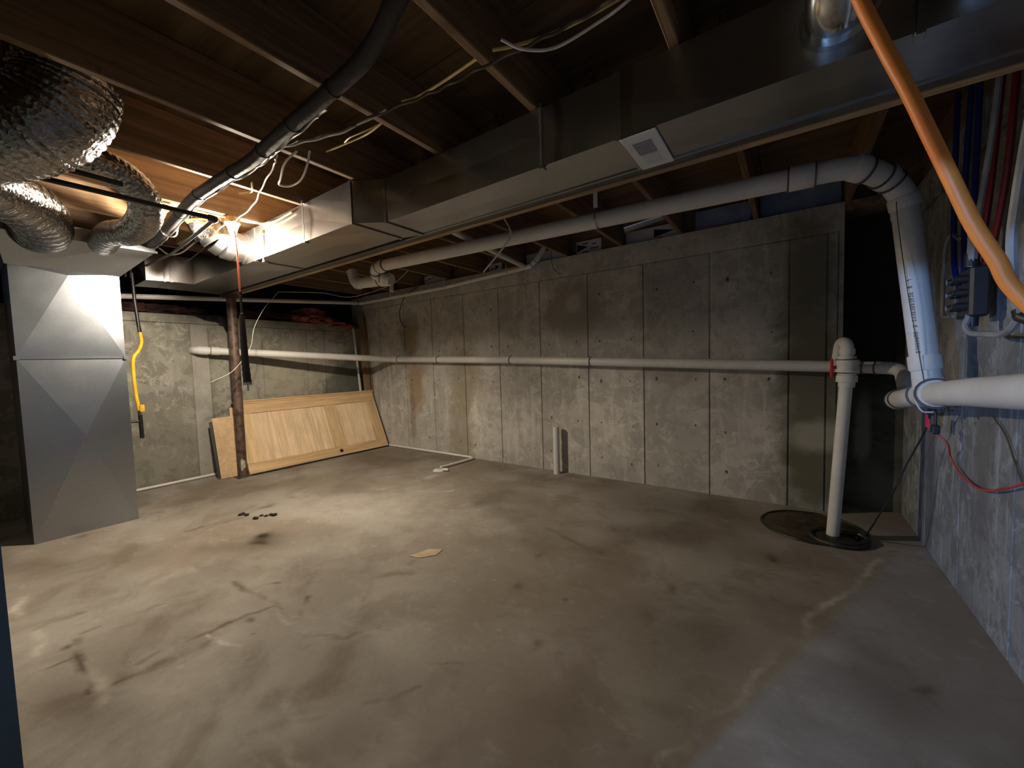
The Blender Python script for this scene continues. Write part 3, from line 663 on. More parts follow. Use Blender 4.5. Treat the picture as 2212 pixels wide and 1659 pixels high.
# printed lettering line: strokes wrapped on the pipe's camera side
bm = nb(); a = Vector((.505, 2.925, 2.02)); d = (Vector((.585, 2.855, 1.17)) - a); L_ = d.length; d.normalize()
side = Vector((-.52, -.85, 0)); side = (side - d * side.dot(d)).normalized(); tang = d.cross(side)
def stroke(s0, s1, w0, w1):
    q = []
    for s, w_ in ((s0, w0), (s1, w0), (s1, w1), (s0, w1)):
        ang = w_ / .057; q.append(a + d * s + (side * math.cos(ang) + tang * math.sin(ang)) * .0585)
    bm.faces.new([bm.verts.new(v) for v in q])
s = .36
while s < .74:
    if random.random() < .86:
        stroke(s, s + .003, -.008, .008)
        if random.random() < .7: stroke(s, s + .008, .005, .008)
        if random.random() < .7: stroke(s + .006, s + .009, -.008, .008)
        if random.random() < .5: stroke(s, s + .008, -.008, -.005)
    s += .014 if random.random() < .85 else .035
link('printed_line', bm, M_print, t, kind='stuff')
# thin wire following the drop pipe
tubeo('draw_wire', catmull([(.463, 2.885, 2.13), (.462, 2.862, 2.0), (.50, 2.815, 1.6), (.548, 2.795, 1.25), (.563, 2.789, 1.14)], 8), .0018, M_black, t, 6)
# large pipe along the right wall
pipe('thick white drain pipe running along the right wall toward the camera', [(.605, 3.62, .975), (.60, 2.9, 1.07), (.60, 2.3, 1.13), (.60, 1.2, 1.22), (.60, .3, 1.30)], .057, couplings=[(.03, .08)], rings=[(.10)], fil=.05)
t = pipe('white tee fitting where the drop pipe meets the wall drain', [(.60, 2.97, 1.062), (.60, 2.76, 1.088)], .066, rings=[(.02), (.19)])
tubeo('branch_hub', [(.598, 2.86, 1.08), (.588, 2.853, 1.165)], .0605, M_pvc, t, 20)
tubeo('wire_loop', catmull([(.55, 2.79, 1.14), (.535, 2.80, 1.06), (.56, 2.80, .995), (.60, 2.80, .99)], 6), .004, M_pvc, t, 6)
# medium pipe around the walls
pipe('white pipe running along the back wall at waist height', [(-5.14, 3.85, 1.408), (-5.03, 3.965, 1.402), (-4.8, 3.965, 1.392), (-2.8, 3.965, 1.33), (0.30, 3.96, 1.193)], .045, couplings=[(.22, .14)], rings=[(.30), (1.15), (3.45), (2.4)], fil=.08)
pipe('white pipe crossing the left wall behind the brown column', [(-5.87, 1.70, 1.553), (-5.79, 1.71, 1.553), (-5.12, 3.87, 1.409)], .045, couplings=[(.14, .10), (.26, .09)], rings=[(.215)], fil=.07)
pipe('white pipe bending down at the dark right corner', [(.30, 3.96, 1.193), (.47, 3.93, 1.185), (.66, 3.82, 1.178), (.66, 3.66, 1.02), (.61, 3.60, .99)], .045, couplings=[(.12, .07), (.62, .06)], rings=[(.17), (.25)], fil=.07)
# thin pipe high on the walls
thin = pipe('thin white pipe high on the left and back walls under the joists', [(-5.72, .95, 2.10), (-5.72, 3.90, 2.333), (-5.66, 3.94, 2.335), (-3.85, 3.95, 2.348), (-2.50, 3.95, 2.405)], .027, couplings=[(2.98, .05), (2.86, .05)], rings=[(2.93)], fil=.05)
pipe('thin white riser elbow at the end of the high wall pipe', [(-2.52, 3.95, 2.404), (-2.44, 3.95, 2.415), (-2.36, 3.97, 2.50), (-2.30, 4.0, 2.60)], .030, rings=[(.08), (.14)], couplings=[(.16, .05)], fil=.04)
pipe('thin white pipe crossing between joists to the high wall pipe', [(-2.33, 2.50, 2.425), (-2.53, 3.93, 2.415)], .027)
pipe('stubby white cap pipe near the rim left of the black cable', [(-4.7, 3.75, 2.47), (-4.7, 3.75, 2.37)], .03, couplings=[(.08, .04)])
def pipe_hook(x, z, lab, y=3.95):
    t = empty('pipe_hook', lab, 'hanger', 'white pipe hooks')
    tubeo('hook', catmull([(x, y - .02, 2.47), (x, y - .032, z + .05), (x, y - .034, z), (x, y - .0, z - .033), (x, y + .034, z)], 6), .0055, M_pvc, t, 8)
    based(t, (x, y, z))
for x, z, lab in ((-2.78, 2.394, 'white J hook on the thin high pipe next to the riser elbow'), (-3.82, 2.348, 'white J hook halfway along the thin high pipe'), (-4.95, 2.34, 'white J hook on the thin high pipe near the left corner')): pipe_hook(x, z, lab)
# hangers of the thick drain
t = empty('pipe_hanger', 'white perforated strap with wire ring round the thick drain', 'hanger')
sp_ = boxo('strap', (-1.12, -1.09, 2.655, 2.66, 2.36, 2.52), M_white, t)
tubeo('ring', [Vector((-1.11, 2.71 + .062 * math.cos(k * .393), 2.297 + .062 * math.sin(k * .393))) for k in range(17)], .004, M_galv, t, 6)
based(t, (-1.1, 2.71, 2.36))
t = empty('loose_strap', 'thin white plastic strip slung over the thick drain with a loose tail', 'strap')
bm = nb(); tube(bm, catmull([(-1.864, 2.62, 2.45), (-1.814, 2.625, 2.36), (-1.82, 2.635, 2.31), (-1.87, 2.62, 2.232), (-2.095, 2.62, 2.06)], 6), .007, 6); link('strip', bm, M_pvc, t)
based(t, (-1.86, 2.62, 2.45))

# sump riser assembly
t = empty('sump_riser', 'white sump discharge riser standing in the pit with check valve and return bend', 'pipe')
tubeo('riser', [(.272, 3.5, .0), (.335, 3.5, 1.16)], .037, M_pvc, t, 20)
for z0, z1, r in ((1.065, 1.10, .045), (1.10, 1.145, .058), (1.145, 1.165, .052), (1.165, 1.185, .064), (1.185, 1.215, .055), (1.215, 1.25, .062), (1.25, 1.275, .050)):
    tubeo('union_collar', [(.333, 3.5, z0), (.334, 3.5, z1)], r, M_pvc, t, 20)
for z in (1.163, 1.252): tubeo('joint_ring', [(.334, 3.5, z - .003), (.334, 3.5, z + .003)], .0635 if z > 1.2 else .0595, M_black, t, 20)
tubeo('return_bend', fillet([(.334, 3.5, 1.25), (.334, 3.5, 1.365), (.31, 3.62, 1.375), (.30, 3.66, 1.25), (.30, 3.80, 1.21), (.30, 3.93, 1.20)], .06, 8), .037, M_pvc, t, 20)
tubeo('elbow_hub', [(.334, 3.5, 1.285), (.334, 3.5, 1.325)], .043, M_pvc, t, 20)
based(t, (.272, 3.5, 0))
t = empty('valve_handle', 'red valve handle beside the sump riser collars', 'valve')
boxo('lever', (.245, .262, 3.48, 3.52, 1.13, 1.26), M_red, t, bev=.005); tubeo('stem', [(.262, 3.5, 1.20), (.29, 3.5, 1.20)], .01, M_red, t, 8)
based(t, (.25, 3.5, 1.2))
# sump pit
t = empty('sump_pit', 'round dark sump pit cover with muddy rim in the right floor corner', 'sump pit')
bm = nb(); tube(bm, [Vector((.16 + .315 * math.cos(k * math.pi / 24), 3.63 + .315 * math.sin(k * math.pi / 24), .003)) for k in range(49)], .011, 8, caps=False, rf=lambda l, a: 1 + .5 * mnoise.noise(Vector((l * 12, 0, 0)))); link('rim', bm, M_mud, t, True)
bm = nb(); bmesh.ops.create_cone(bm, segments=48, radius1=.31, radius2=.31, depth=.004, cap_ends=True, matrix=Matrix.Translation((.16, 3.63, .003))); link('lid', bm, M_sump, t)
bm = nb(); tube(bm, [Vector((.30 + .155 * math.cos(k * math.pi / 16), 3.47 + .145 * math.sin(k * math.pi / 16), .012)) for k in range(33)], .016, 8, caps=False, rf=lambda l, a: 1 + .5 * mnoise.noise(Vector((l * 14, 3, 0)))); link('collar', bm, M_mud, t, True)
bm = nb(); bmesh.ops.create_cone(bm, segments=32, radius1=.14, radius2=.07, depth=.016, cap_ends=True, matrix=Matrix.Translation((.29, 3.48, .012))); link('collar_plate', bm, M_mud, t)
tubeo('hose_coil', catmull([(.33, 3.56, .03), (.42, 3.54, .04), (.46, 3.47, .03), (.40, 3.40, .02), (.30, 3.38, .02)], 6), .014, M_black, t, 8)
based(t, (.16, 3.63, 0))
# cords at the right wall
t = empty('pump_cord', 'black pump cord hanging from the wall drain down to the sump pit', 'cord')
tubeo('cord', catmull([(.64, 3.04, .98), (.655, 3.16, .87), (.63, 3.30, .69), (.604, 3.34, .59), (.556, 3.38, .40), (.50, 3.44, .22), (.45, 3.55, .03), (.40, 3.5, .03)], 8), .005, M_black, t, 8)
pg_ = boxo('piggyback_plug', (.64, .67, 2.99, 3.03, .85, .90), M_black, t, bev=.006)
tubeo('plug_lead', catmull([(.645, 3.02, 1.0), (.655, 3.01, .95), (.655, 3.01, .895)], 6), .006, M_black, t, 8)
tubeo('prong', [(.62, 3.0, .86), (.64, 3.0, .86)], .003, M_brass, pg_, 6)
based(t, (.64, 3.04, .98))
t = empty('warning_tag', 'bright pink tag tied to the black pump cord', 'tag')
boxo('card', (.648, .652, 3.10, 3.17, .865, .94), M_pink, t, bev=.001); tubeo('tie', [(.65, 3.13, .94), (.65, 3.12, .97)], .004, M_black, t, 6)
based(t, (.65, 3.13, .9))
t = tubeo('extension_cord', catmull([(.66, 3.01, .855), (.70, 3.0, .80), (.735, 3.10, .715), (.738, 2.975, .662), (.738, 2.80, .645), (.738, 2.627, .665), (.738, 2.408, .74), (.738, 2.29, .79), (.738, 1.9, .93)], 8), .0045, M_redcord)
tag(t, 'thin red cord draped along the right concrete wall below the drain', 'cord')
t = tubeo('wall_cable', catmull([(.745, 2.62, 1.0), (.75, 2.5, .93), (.75, 2.38, .80), (.75, 2.28, .76), (.75, 2.1, .80)], 8), .003, M_brownwire)
tag(t, 'thin dark cable curving down the right wall beside the red cord', 'cable')

# stub pipe
t = empty('stub_pipe', 'short capless white pipe standing on the floor against the back wall', 'pipe')
bm = nb(); P = [(-2.17, 3.955, 0), (-2.17, 3.955, .55)]; tube(bm, P, .036, 20, caps=False); tube(bm, P[::-1], .031, 20, caps=False)
link('pipe_run', bm, M_pvc, t, True)
bm = nb()
for k in range(20):
    a0, a1 = 2 * math.pi * k / 20, 2 * math.pi * (k + 1) / 20
    bm.faces.new([bm.verts.new((-2.17 + r * math.cos(q), 3.955 + r * math.sin(q), .55)) for q, r in ((a0, .031), (a0, .036), (a1, .036), (a1, .031))])
link('rim', bm, M_pvc, t)
based(t, (-2.17, 3.955, 0))
# thin floor line
pipe('thin white condensate pipe on the floor at the foot of the left wall', [(-5.82, .95, .02), (-5.815, 2.4, .02), (-5.80, 3.9, .02)], .016, name='condensate_pipe')
pipe('thin white condensate pipe along the back wall doubling back to the drain', [(-5.7, 4.03, .018), (-3.55, 4.03, .018), (-3.47, 3.98, .018), (-3.50, 3.50, .025), (-3.505, 3.42, .03)], .016, name='condensate_pipe', fil=.02, couplings=[(2.63, .04)])
t = empty('floor_drain', 'small pale round floor drain where the thin floor pipe ends', 'drain')
tubeo('drain_body', [(-3.50, 3.38, 0), (-3.50, 3.38, .012), (-3.50, 3.38, .02)], lambda u: .075 - .03 * u, M_pvc, t, 24)
tubeo('inlet', [(-3.42, 3.37, .022), (-3.36, 3.40, .022)], .018, M_pvc, t, 12)
tubeo('strainer', [(-3.50, 3.38, .02), (-3.50, 3.38, .024)], .03, M_palerust, t, 12)
based(t, (-3.5, 3.38, 0))

# ------------------------------------------------------------------ leaning oak door and boards
t = empty('oak_door', 'oak door with beaded panels lying on its side against the left wall', 'door')
A = Vector((-5.40, 2.04, .012)); B = Vector((-5.30, 4.01, .012)); T0 = Vector((-5.80, 2.08, .87))
ex = (B - A).normalized(); ey = (T0 - A); ey = (ey - ex * ey.dot(ex)).normalized(); ez = ex.cross(ey)
LD = (B - A).length; HD = (T0 - A).length
DM = Matrix(((ex.x, ey.x, ez.x, A.x), (ex.y, ey.y, ez.y, A.y), (ex.z, ey.z, ez.z, A.z), (0, 0, 0, 1)))
def dpart(name, bm, ma, kind=None):
    o = link(name, bm, ma, None, kind=kind); o.parent = t; o.matrix_local = Matrix.Identity(4); return o
TH = .022
dpart('stile', box(nb(), 0, LD, 0, .13, -TH, TH, .003), M_oakX)
dpart('stile', box(nb(), 0, LD, HD - .155, HD, -TH, TH, .003), M_oakX)
ms = LD * .57
for x0, x1 in ((0, .15), (ms, ms + .17), (LD - .17, LD)): dpart('rail', box(nb(), x0, x1, .131, HD - .156, -TH + .001, TH - .001, .002), M_oakZ)
for x0, x1 in ((.151, ms - .001), (ms + .171, LD - .171)):
    p_ = dpart('panel', box(nb(), x0, x1, .131, HD - .156, -.006, .004), M_bead)
    k = int((x1 - x0) / .028); wd = (x1 - x0) / k
    for i in range(k):
        bm = nb(); s0 = x0 + i * wd; c0, c1 = s0 + .002, s0 + wd - .002; y0, y1 = .133, HD - .158
        v = [bm.verts.new(q) for q in ((c0, y0, .004), (c0 + .005, y0, .012), (c1 - .005, y0, .012), (c1, y0, .004), (c0, y1, .004), (c0 + .005, y1, .012), (c1 - .005, y1, .012), (c1, y1, .004))]
        for f in ((0, 1, 5, 4), (1, 2, 6, 5), (2, 3, 7, 6), (0, 3, 2, 1), (4, 5, 6, 7)): bm.faces.new([v[j] for j in f])
        o = link('bead_strip', bm, M_bead, None); o.parent = p_
dpart('edge_strip', box(nb(), -.004, LD + .004, -.011, 0, -TH - .003, TH + .006), M_darkedge)
dpart('edge_strip', box(nb(), LD, LD + .012, 0, HD, -TH, TH - .002), M_darkedge)
dpart('cap_moulding', box(nb(), -.02, LD + .03, HD, HD + .022, -TH - .012, TH + .022, .005), M_oakX)
dpart('cap_bead', box(nb(), -.01, LD + .015, HD - .022, HD, TH, TH + .010, .003), M_oakX)
bm = nb(); bmesh.ops.create_cone(bm, segments=20, radius1=.026, radius2=.026, depth=.004, cap_ends=True, matrix=Matrix.Translation((ms + .07, .065, TH + .0015))); dpart('knob_hole', bm, M_ink)
t.matrix_world = DM
def slab(name, pts4, th, ma, parent=None):
    # four corners of a board face + thickness along its normal (away from the room)
    P = [Vector(q) for q in pts4]; nrm = (P[1] - P[0]).cross(P[3] - P[0]).normalized()
    bm = nb(); hexa(bm, [q - nrm * th for q in P] + P); bmesh.ops.recalc_face_normals(bm, faces=bm.faces); return link(name, bm, ma, parent)
t = empty('plywood_board', 'short tan plywood board leaning on the left wall behind the column', 'board')
slab('sheet', [(-5.56, 1.80, .004), (-5.50, 2.07, .004), (-5.66, 2.09, .735), (-5.70, 1.79, .725)], .016, M_ply, t)
slab('dark_backing', [(-5.59, 1.78, .003), (-5.53, 2.06, .003), (-5.69, 2.08, .69), (-5.735, 1.77, .68)], .02, M_darkedge, t)
based(t, (-5.45, 1.9, 0))
t = slab('narrow_board', [(-5.62, 1.97, .01), (-5.58, 2.10, .01), (-5.72, 2.12, .84), (-5.76, 2.00, .83)], .018, M_ply); tag(t, 'narrow tan board end showing above the plywood behind the column', 'board')
t = slab('leaning_stud', [(-5.60, 3.90, .01), (-5.60, 4.0, .01), (-5.80, 4.03, 2.16), (-5.80, 3.93, 2.16)], .035, M_stud); tag(t, 'rough brown wooden stud leaning in the left back corner', 'lumber')
t = slab('white_lath', [(-5.62, 3.83, .01), (-5.62, 3.865, .01), (-5.80, 3.835, 1.93), (-5.80, 3.81, 1.93)], .012, M_pvc); tag(t, 'thin white lath leaning beside the brown corner stud', 'lumber')
t = slab('brown_lath', [(-5.57, 4.02, .01), (-5.57, 4.045, .01), (-5.78, 4.05, 2.1), (-5.78, 4.04, 2.1)], .012, M_stud); tag(t, 'dark narrow lath in the corner behind the oak door', 'lumber')

# insulation on top of the left wall
def batt(label, pts, ma, r):
    t = empty('insulation_batt', label, 'insulation')
    for i, (x, y, z, rr) in enumerate(pts):
        link('lump', sphere(nb(), (x, y, z), rr, 3, (1, 1.6, .55), .7, i * 7.3 + y), ma, t, True)
    based(t, pts[0][:3])
batt('dark red insulation batt on the left wall ledge near the return duct', [(-6.0, 1.15, 2.05, .12), (-6.02, 1.45, 2.04, .11), (-6.0, 1.72, 2.03, .10), (-6.05, 1.3, 2.14, .14)], M_insuldark, 1)
batt('pink insulation batt spilling over the left wall near the corner', [(-5.93, 3.05, 2.03, .11), (-5.90, 3.32, 2.04, .12), (-5.88, 3.58, 1.985, .10), (-5.87, 3.80, 1.95, .085), (-6.0, 3.2, 2.12, .15)], M_insul, 1)
batt('dark insulation batt on the ledge behind the brown column', [(-6.0, 2.3, 2.04, .12), (-6.02, 2.6, 2.05, .13), (-6.0, 2.85, 2.04, .12)], M_insuldark, 1)
t = empty('plastic_sheet', 'black plastic sheet sagging over the top of the left wall', 'plastic sheet')
bm = nb(); g = []
for i in range(17):
    y = 1.72 + i * .03; u = i / 16; drop = .10 * math.sin(math.pi * u) ** .8 * (1.2 if .55 < u < .85 else .75) + (.09 if 11 <= i <= 12 else 0)
    g.append([bm.verts.new(q) for q in ((-6.1, y, 2.10 + .02 * math.sin(i)), (-5.93, y, 2.02 + .015 * math.sin(i * 2.1)), (-5.845, y, 1.985), (-5.835 - .006 * math.sin(i * 1.7), y, 1.98 - drop))])
for i in range(16):
    for j in range(3): bm.faces.new((g[i][j], g[i + 1][j], g[i + 1][j + 1], g[i][j + 1]))
link('sheet', bm, M_plastic, t, True); based(t, (-5.9, 1.95, 1.97))

# ------------------------------------------------------------------ refrigerant line set, cables
t = empty('line_set', 'thick black insulated line set snaking below the joists', 'pipe')
LP = [(-.86, .52, 2.435), (-.92, .80, 2.42), (-1.02, .86, 2.405), (-1.23, .91, 2.39), (-1.51, .925, 2.38), (-1.75, .935, 2.378), (-2.03, .95, 2.378), (-2.30, .965, 2.38), (-2.65, .955, 2.385), (-3.04, .945, 2.38), (-3.45, .975, 2.375), (-3.95, 1.02, 2.38), (-4.3, 1.06, 2.40), (-4.57, 1.085, 2.42)]
P = catmull(LP, 10); tubeo('foam_sleeve', P, .031, M_foam_ins, t, 20, rf=lambda l, a: 1 + .03 * mnoise.noise(Vector((l * 8, math.cos(a), 0))))
tubeo('bare_line', [q + Vector((-.008 + .004 * math.sin(i * .9), .034, -.012 + .005 * math.sin(i * .55))) for i, q in enumerate(P[42:])], .0075, M_copper, t, 8)
tubeo('control_wire', [q + Vector((0, .031, -.022 + .006 * math.sin(i * .8))) for i, q in enumerate(P[45:])], .0035, M_romex_w, t, 6)
for k in (38, 52, 64, 76, 88, 99): 
    d = (P[k + 1] - P[k]).normalized(); tubeo('tie', [P[k] - d * .004, P[k] + d * .004], .0345, M_black, t, 16)
based(t, LP[0])
def cable(name, label, pts, r, ma, group=None, cat='cable', wob=0.0):
    P = catmull(pts, 8)
    if wob: P = [q + Vector((0, wob * math.sin(i * 1.1), wob * math.cos(i * 1.1))) for i, q in enumerate(P)]
    o = tubeo(name, P, r, ma, None, 8); tag(o, label, cat, group); return o
CAB = [(-.42, 1.25, 2.42), (-.59, 1.26, 2.42), (-.75, 1.25, 2.42), (-.96, 1.23, 2.42), (-1.14, 1.22, 2.42), (-1.29, 1.2, 2.42), (-1.55, 1.16, 2.42), (-1.73, 1.14, 2.42), (-1.96, 1.08, 2.43), (-2.16, 1.05, 2.45)]
cable('twisted_cable', 'dark twisted cable crossing under the joists right of the line set', [(-.2, 1.2, 2.46)] + CAB, .006, M_brownwire, wob=.003)
cable('twisted_cable', 'pale twisted cable strand descending from the joist toward the bulb', [(-1.45, 1.17, 2.42), (-1.73, 1.14, 2.412), (-1.96, 1.085, 2.42), (-2.14, 1.05, 2.43), (-2.20, 1.05, 2.40), (-2.29, 1.08, 2.40), (-2.63, 1.16, 2.40), (-2.97, 1.25, 2.41), (-3.33, 1.28, 2.40)], .0045, M_romex_w, wob=.0025)
cable('twisted_cable', 'dark cable continuing past the foil elbow to the return plenum', [(-3.33, 1.275, 2.40), (-3.60, 1.27, 2.40), (-4.2, 1.36, 2.39), (-4.8, 1.40, 2.38), (-5.0, 1.38, 2.42)], .005, M_brownwire)
cable('yellow_cable', 'yellow cable end along the dark joist at the top right', [(-.30, 1.29, 2.46), (-.46, 1.29, 2.44), (-.67, 1.28, 2.44), (-.82, 1.24, 2.44), (-.89, 1.21, 2.44)], .006, M_romex_y)
cable('white_cable', 'white cable sagging below the yellow one at the top right', [(-.30, 1.25, 2.42), (-.42, 1.27, 2.40), (-.51, 1.28, 2.395), (-.67, 1.28, 2.39), (-.77, 1.23, 2.40), (-.83, 1.18, 2.43)], .005, M_romex_w)
cable('yellow_cable', 'yellow cable running up a joist bay between the second and third joists', [(-1.01, 1.27, 2.50), (-1.2, 1.28, 2.50), (-1.37, 1.28, 2.50), (-1.47, 1.28, 2.52)], .006, M_romex_y)
cable('yellow_cable', 'pair of yellow cable tails above the white loop', [(-1.63, 1.30, 2.5), (-1.75, 1.31, 2.495), (-1.87, 1.31, 2.5), (-2.11, 1.28, 2.5)], .005, M_romex_y)
cable('yellow_cable', 'thin yellow tail forking beside its twin above the white loop', [(-1.63, 1.30, 2.495), (-1.72, 1.27, 2.475), (-1.85, 1.26, 2.48), (-1.95, 1.29, 2.5)], .0035, M_romex_y)
cable('white_cable', 'white cable loop hanging from a joist left of the trunk offset', [(-2.10, 1.11, 2.43), (-2.21, 1.10, 2.40), (-2.37, 1.15, 2.38), (-2.45, 1.18, 2.38), (-2.41, 1.22, 2.375), (-2.28, 1.22, 2.375), (-2.15, 1.19, 2.41), (-2.10, 1.18, 2.46)], .0055, M_romex_w)
cable('yellow_cable', 'yellow cable stapled across the lit joist edge and down to the trunk duct', [(-3.50, .90, 2.455), (-3.497, 1.15, 2.455), (-3.47, 1.36, 2.455), (-3.38, 1.47, 2.44), (-3.2, 1.49, 2.42), (-2.95, 1.495, 2.43)], .006, M_romex_y)
cable('yellow_cable', 'bright yellow cable tail near the joist above the bulb', [(-2.92, 1.15, 2.44), (-2.87, 1.2, 2.455), (-2.80, 1.18, 2.455), (-2.75, 1.16, 2.47)], .006, M_romex_y)
cable('yellow_cable', 'short yellow cable on the lit wood block left of the bulb', [(-4.15, 1.02, 2.46), (-3.95, 1.03, 2.45), (-3.7, 1.10, 2.44), (-3.56, 1.2, 2.44)], .006, M_romex_y)
cable('white_cable', 'white cable loop hanging left of the bulb near the black rods', [(-3.8, 1.0, 2.48), (-3.85, .98, 2.40), (-3.87, 1.0, 2.34), (-3.8, 1.05, 2.33), (-3.72, 1.05, 2.42)], .005, M_romex_w)
cable('white_cable', 'white cable bending under the joist beside the return plenum', [(-4.55, 1.13, 2.40), (-4.62, 1.22, 2.37), (-4.50, 1.28, 2.38), (-4.3, 1.32, 2.44)], .006, M_romex_w)
cable('thin_wire', 'thin white wire drooping across the left wall behind the strap', [(-5.1, 2.367, 2.24), (-5.1, 2.32, 2.18), (-5.1, 2.2, 2.03), (-5.1, 2.08, 1.80), (-5.1, 2.03, 1.58), (-5.1, 1.95, 1.44), (-5.12, 1.82, 1.28), (-5.14, 1.63, 1.18)], .003, M_romex_w, cat='wire')
cable('thin_wire', 'thin grey wire hanging in a long curve under the beam toward the corner', [(-5.1, 2.367, 2.24), (-4.9, 2.55, 2.235), (-4.85, 2.8, 2.25), (-4.85, 3.15, 2.24), (-4.4, 3.2, 2.26), (-3.97, 3.2, 2.31), (-3.7, 3.2, 2.42)], .003, M_romex_w, cat='wire')
cable('loose_cable', 'black cable curling down the back wall above the brown stain', [(-3.95, 3.9, 2.50), (-4.2, 3.92, 2.47), (-4.45, 3.97, 2.42), (-4.691, 3.98, 2.332), (-4.843, 3.99, 2.106), (-4.813, 4.0, 1.928), (-4.731, 4.01, 1.874)], .006, M_black)
cable('loose_cable', 'short dark wire on the ledge of the back wall by the riser elbow', [(-2.22, 4.03, 2.60), (-2.22, 4.03, 2.47), (-2.2, 4.035, 2.36), (-2.12, 4.04, 2.28)], .003, M_black)
cable('loose_cable', 'dark looped cable in the joist bay beside the strap hanger', [(-1.06, 2.2, 2.48), (-1.0, 2.3, 2.50), (-.95, 2.4, 2.50), (-.93, 2.3, 2.49), (-.98, 2.15, 2.49), (-1.1, 2.1, 2.47)], .006, M_blackiron)
# red PEX runs between the far joists
cable('red_tube', 'thin red tube along the joists just behind the beam', [(-4.0, 2.22, 2.44), (-3.2, 2.2, 2.45), (-2.4, 2.22, 2.44), (-1.9, 2.24, 2.45), (-1.2, 2.22, 2.45)], .008, M_redpex, cat='tube')
cable('red_tube', 'thin red tube behind the register end of the beam', [(-1.2, 2.22, 2.45), (-.6, 2.24, 2.45), (.1, 2.26, 2.45), (.5, 2.3, 2.45)], .008, M_redpex, cat='tube')

# black iron gas pipe and yellow connector
t = empty('gas_pipe', 'black iron gas pipe running below the joists in front of the silver loop', 'pipe')
tubeo('pipe_run', [(-2.79, .25, 2.20), (-2.79, .955, 2.20)], .013, M_blackiron, t, 12)
tubeo('elbow', fillet([(-2.79, .93, 2.20), (-2.79, .965, 2.20), (-2.83, .968, 2.203)], .02, 5), .019, M_blackiron, t, 12)
tubeo('pipe_run', [(-2.82, .967, 2.202), (-4.25, 1.145, 2.30)], .011, M_blackiron, t, 12)
tubeo('pipe_run', [(-4.25, 1.145, 2.30), (-5.18, 1.15, 2.33)], .010, M_steel, t, 12)
based(t, (-2.79, .25, 2.20))
t = tubeo('iron_rod', [(-2.79, .28, 2.27), (-2.79, .57, 2.265)], .013, M_blackiron, None, 12); tag(t, 'short black iron pipe above the longer one by the silver ducts', 'pipe')
t = empty('gas_drop', 'gas drop of black pipe and yellow flexible connector right of the return duct', 'pipe')
gx_ = -5.2
tubeo('black_pipe', [(gx_, 1.075, 2.27), (gx_, 1.08, 2.0), (gx_, 1.095, 1.74)], .014, M_blackiron, t, 12)
tubeo('fitting', [(gx_, 1.095, 1.75), (gx_, 1.10, 1.70)], .016, M_brass, t, 8)
tubeo('yellow_connector', catmull([(gx_, 1.10, 1.70), (gx_, 1.105, 1.60), (gx_, 1.08, 1.52), (gx_, 1.04, 1.45), (gx_, 1.03, 1.32), (gx_, 1.035, 1.1), (gx_, 1.05, .93)], 8), .015, M_yellow, t, 12, rf=lambda l, a: 1 + .05 * math.sin(l * 500))
boxo('yellow_tag', (gx_ + .012, gx_ + .03, 1.05, 1.085, .92, .99), M_yellow, t, bev=.003)
tubeo('fitting', [(gx_, 1.05, .935), (gx_, 1.053, .89)], .016, M_brass, t, 8)
tubeo('drip_leg', [(gx_, 1.053, .89), (gx_, 1.055, .66)], .017, M_blackiron, t, 12)
tubeo('side_pipe', [(gx_, 1.053, .83), (gx_, .91, .83)], .012, M_blackiron, t, 12)
based(t, (gx_, 1.055, .66))
for k, (yy, lb) in enumerate(((1.0, 'thin black rod left of the gas drop under the branch duct'), (1.035, 'middle thin black rod under the branch duct beside the gas drop'))):
    o = tubeo('thin_rod', [(-5.0, yy, 2.36), (-5.0, yy - .01, 2.19)], .006, M_blackiron, None, 8); tag(o, lb, 'rod')

# short round duct in a joist bay
t = empty('round_duct', 'short ribbed round metal duct in the joist bay right of the strap hanger', 'duct')
tubeo('duct_run', [(-1.24, 3.62, 2.50), (-.88, 3.75, 2.59)], .05, M_galvround, t, 24)
for u in (0, .12, .2): p_ = Vector((-1.24, 3.62, 2.50)).lerp(Vector((-.88, 3.75, 2.59)), u); tubeo('bead', [p_, p_ + Vector((.008, .003, .002))], .054, M_galvround, t, 24)
based(t, (-1.24, 3.62, 2.5))

# ------------------------------------------------------------------ orange hose
HP = [(.02, 1.12, 2.47), (.07, 1.11, 2.2), (.11, 1.1, 2.03), (.15, 1.1, 1.91), (.19, 1.1, 1.80), (.22, 1.1, 1.71), (.25, 1.1, 1.62), (.28, 1.1, 1.53), (.31, 1.1, 1.46), (.34, 1.1, 1.39), (.45, 1.07, 1.22), (.58, 1.02, 1.05), (.72, .98, .95)]
t = tubeo('orange_hose', catmull(HP, 8), .0125, M_orange, None, 20); tag(t, 'thick orange hose hanging diagonally in front of the pipes at the upper right', 'hose')

# ------------------------------------------------------------------ tubing manifold on the right wall
def tubing(name, label, pts, r, ma): return cable(name, label, pts, r, ma, cat='tube')
tubing('blue_tube', 'dark blue water tube nearest the drop pipe on the right wall', [(.70, 3.012, 2.60), (.70, 3.023, 2.144), (.70, 2.99, 1.75), (.69, 2.86, 1.6)], .012, M_bluepex)
tubing('blue_tube', 'dark blue water tube second from the drop pipe', [(.72, 2.905, 2.58), (.72, 2.952, 2.114), (.72, 2.93, 1.75), (.69, 2.80, 1.58)], .012, M_bluepex)
tubing('blue_tube', 'dark blue water tube behind the orange hose', [(.72, 2.80, 2.58), (.72, 2.82, 2.1), (.70, 2.76, 1.68)], .012, M_bluepex)
tubing('red_tube', 'dark red water tube left of the pale tube on the right wall', [(.70, 2.494, 2.40), (.70, 2.570, 1.988), (.69, 2.64, 1.62)], .012, M_redpex)
tubing('red_tube', 'dark red water tube rightmost of the red pair by the manifold', [(.72, 2.43, 2.40), (.72, 2.50, 1.968), (.70, 2.60, 1.58)], .012, M_redpex)
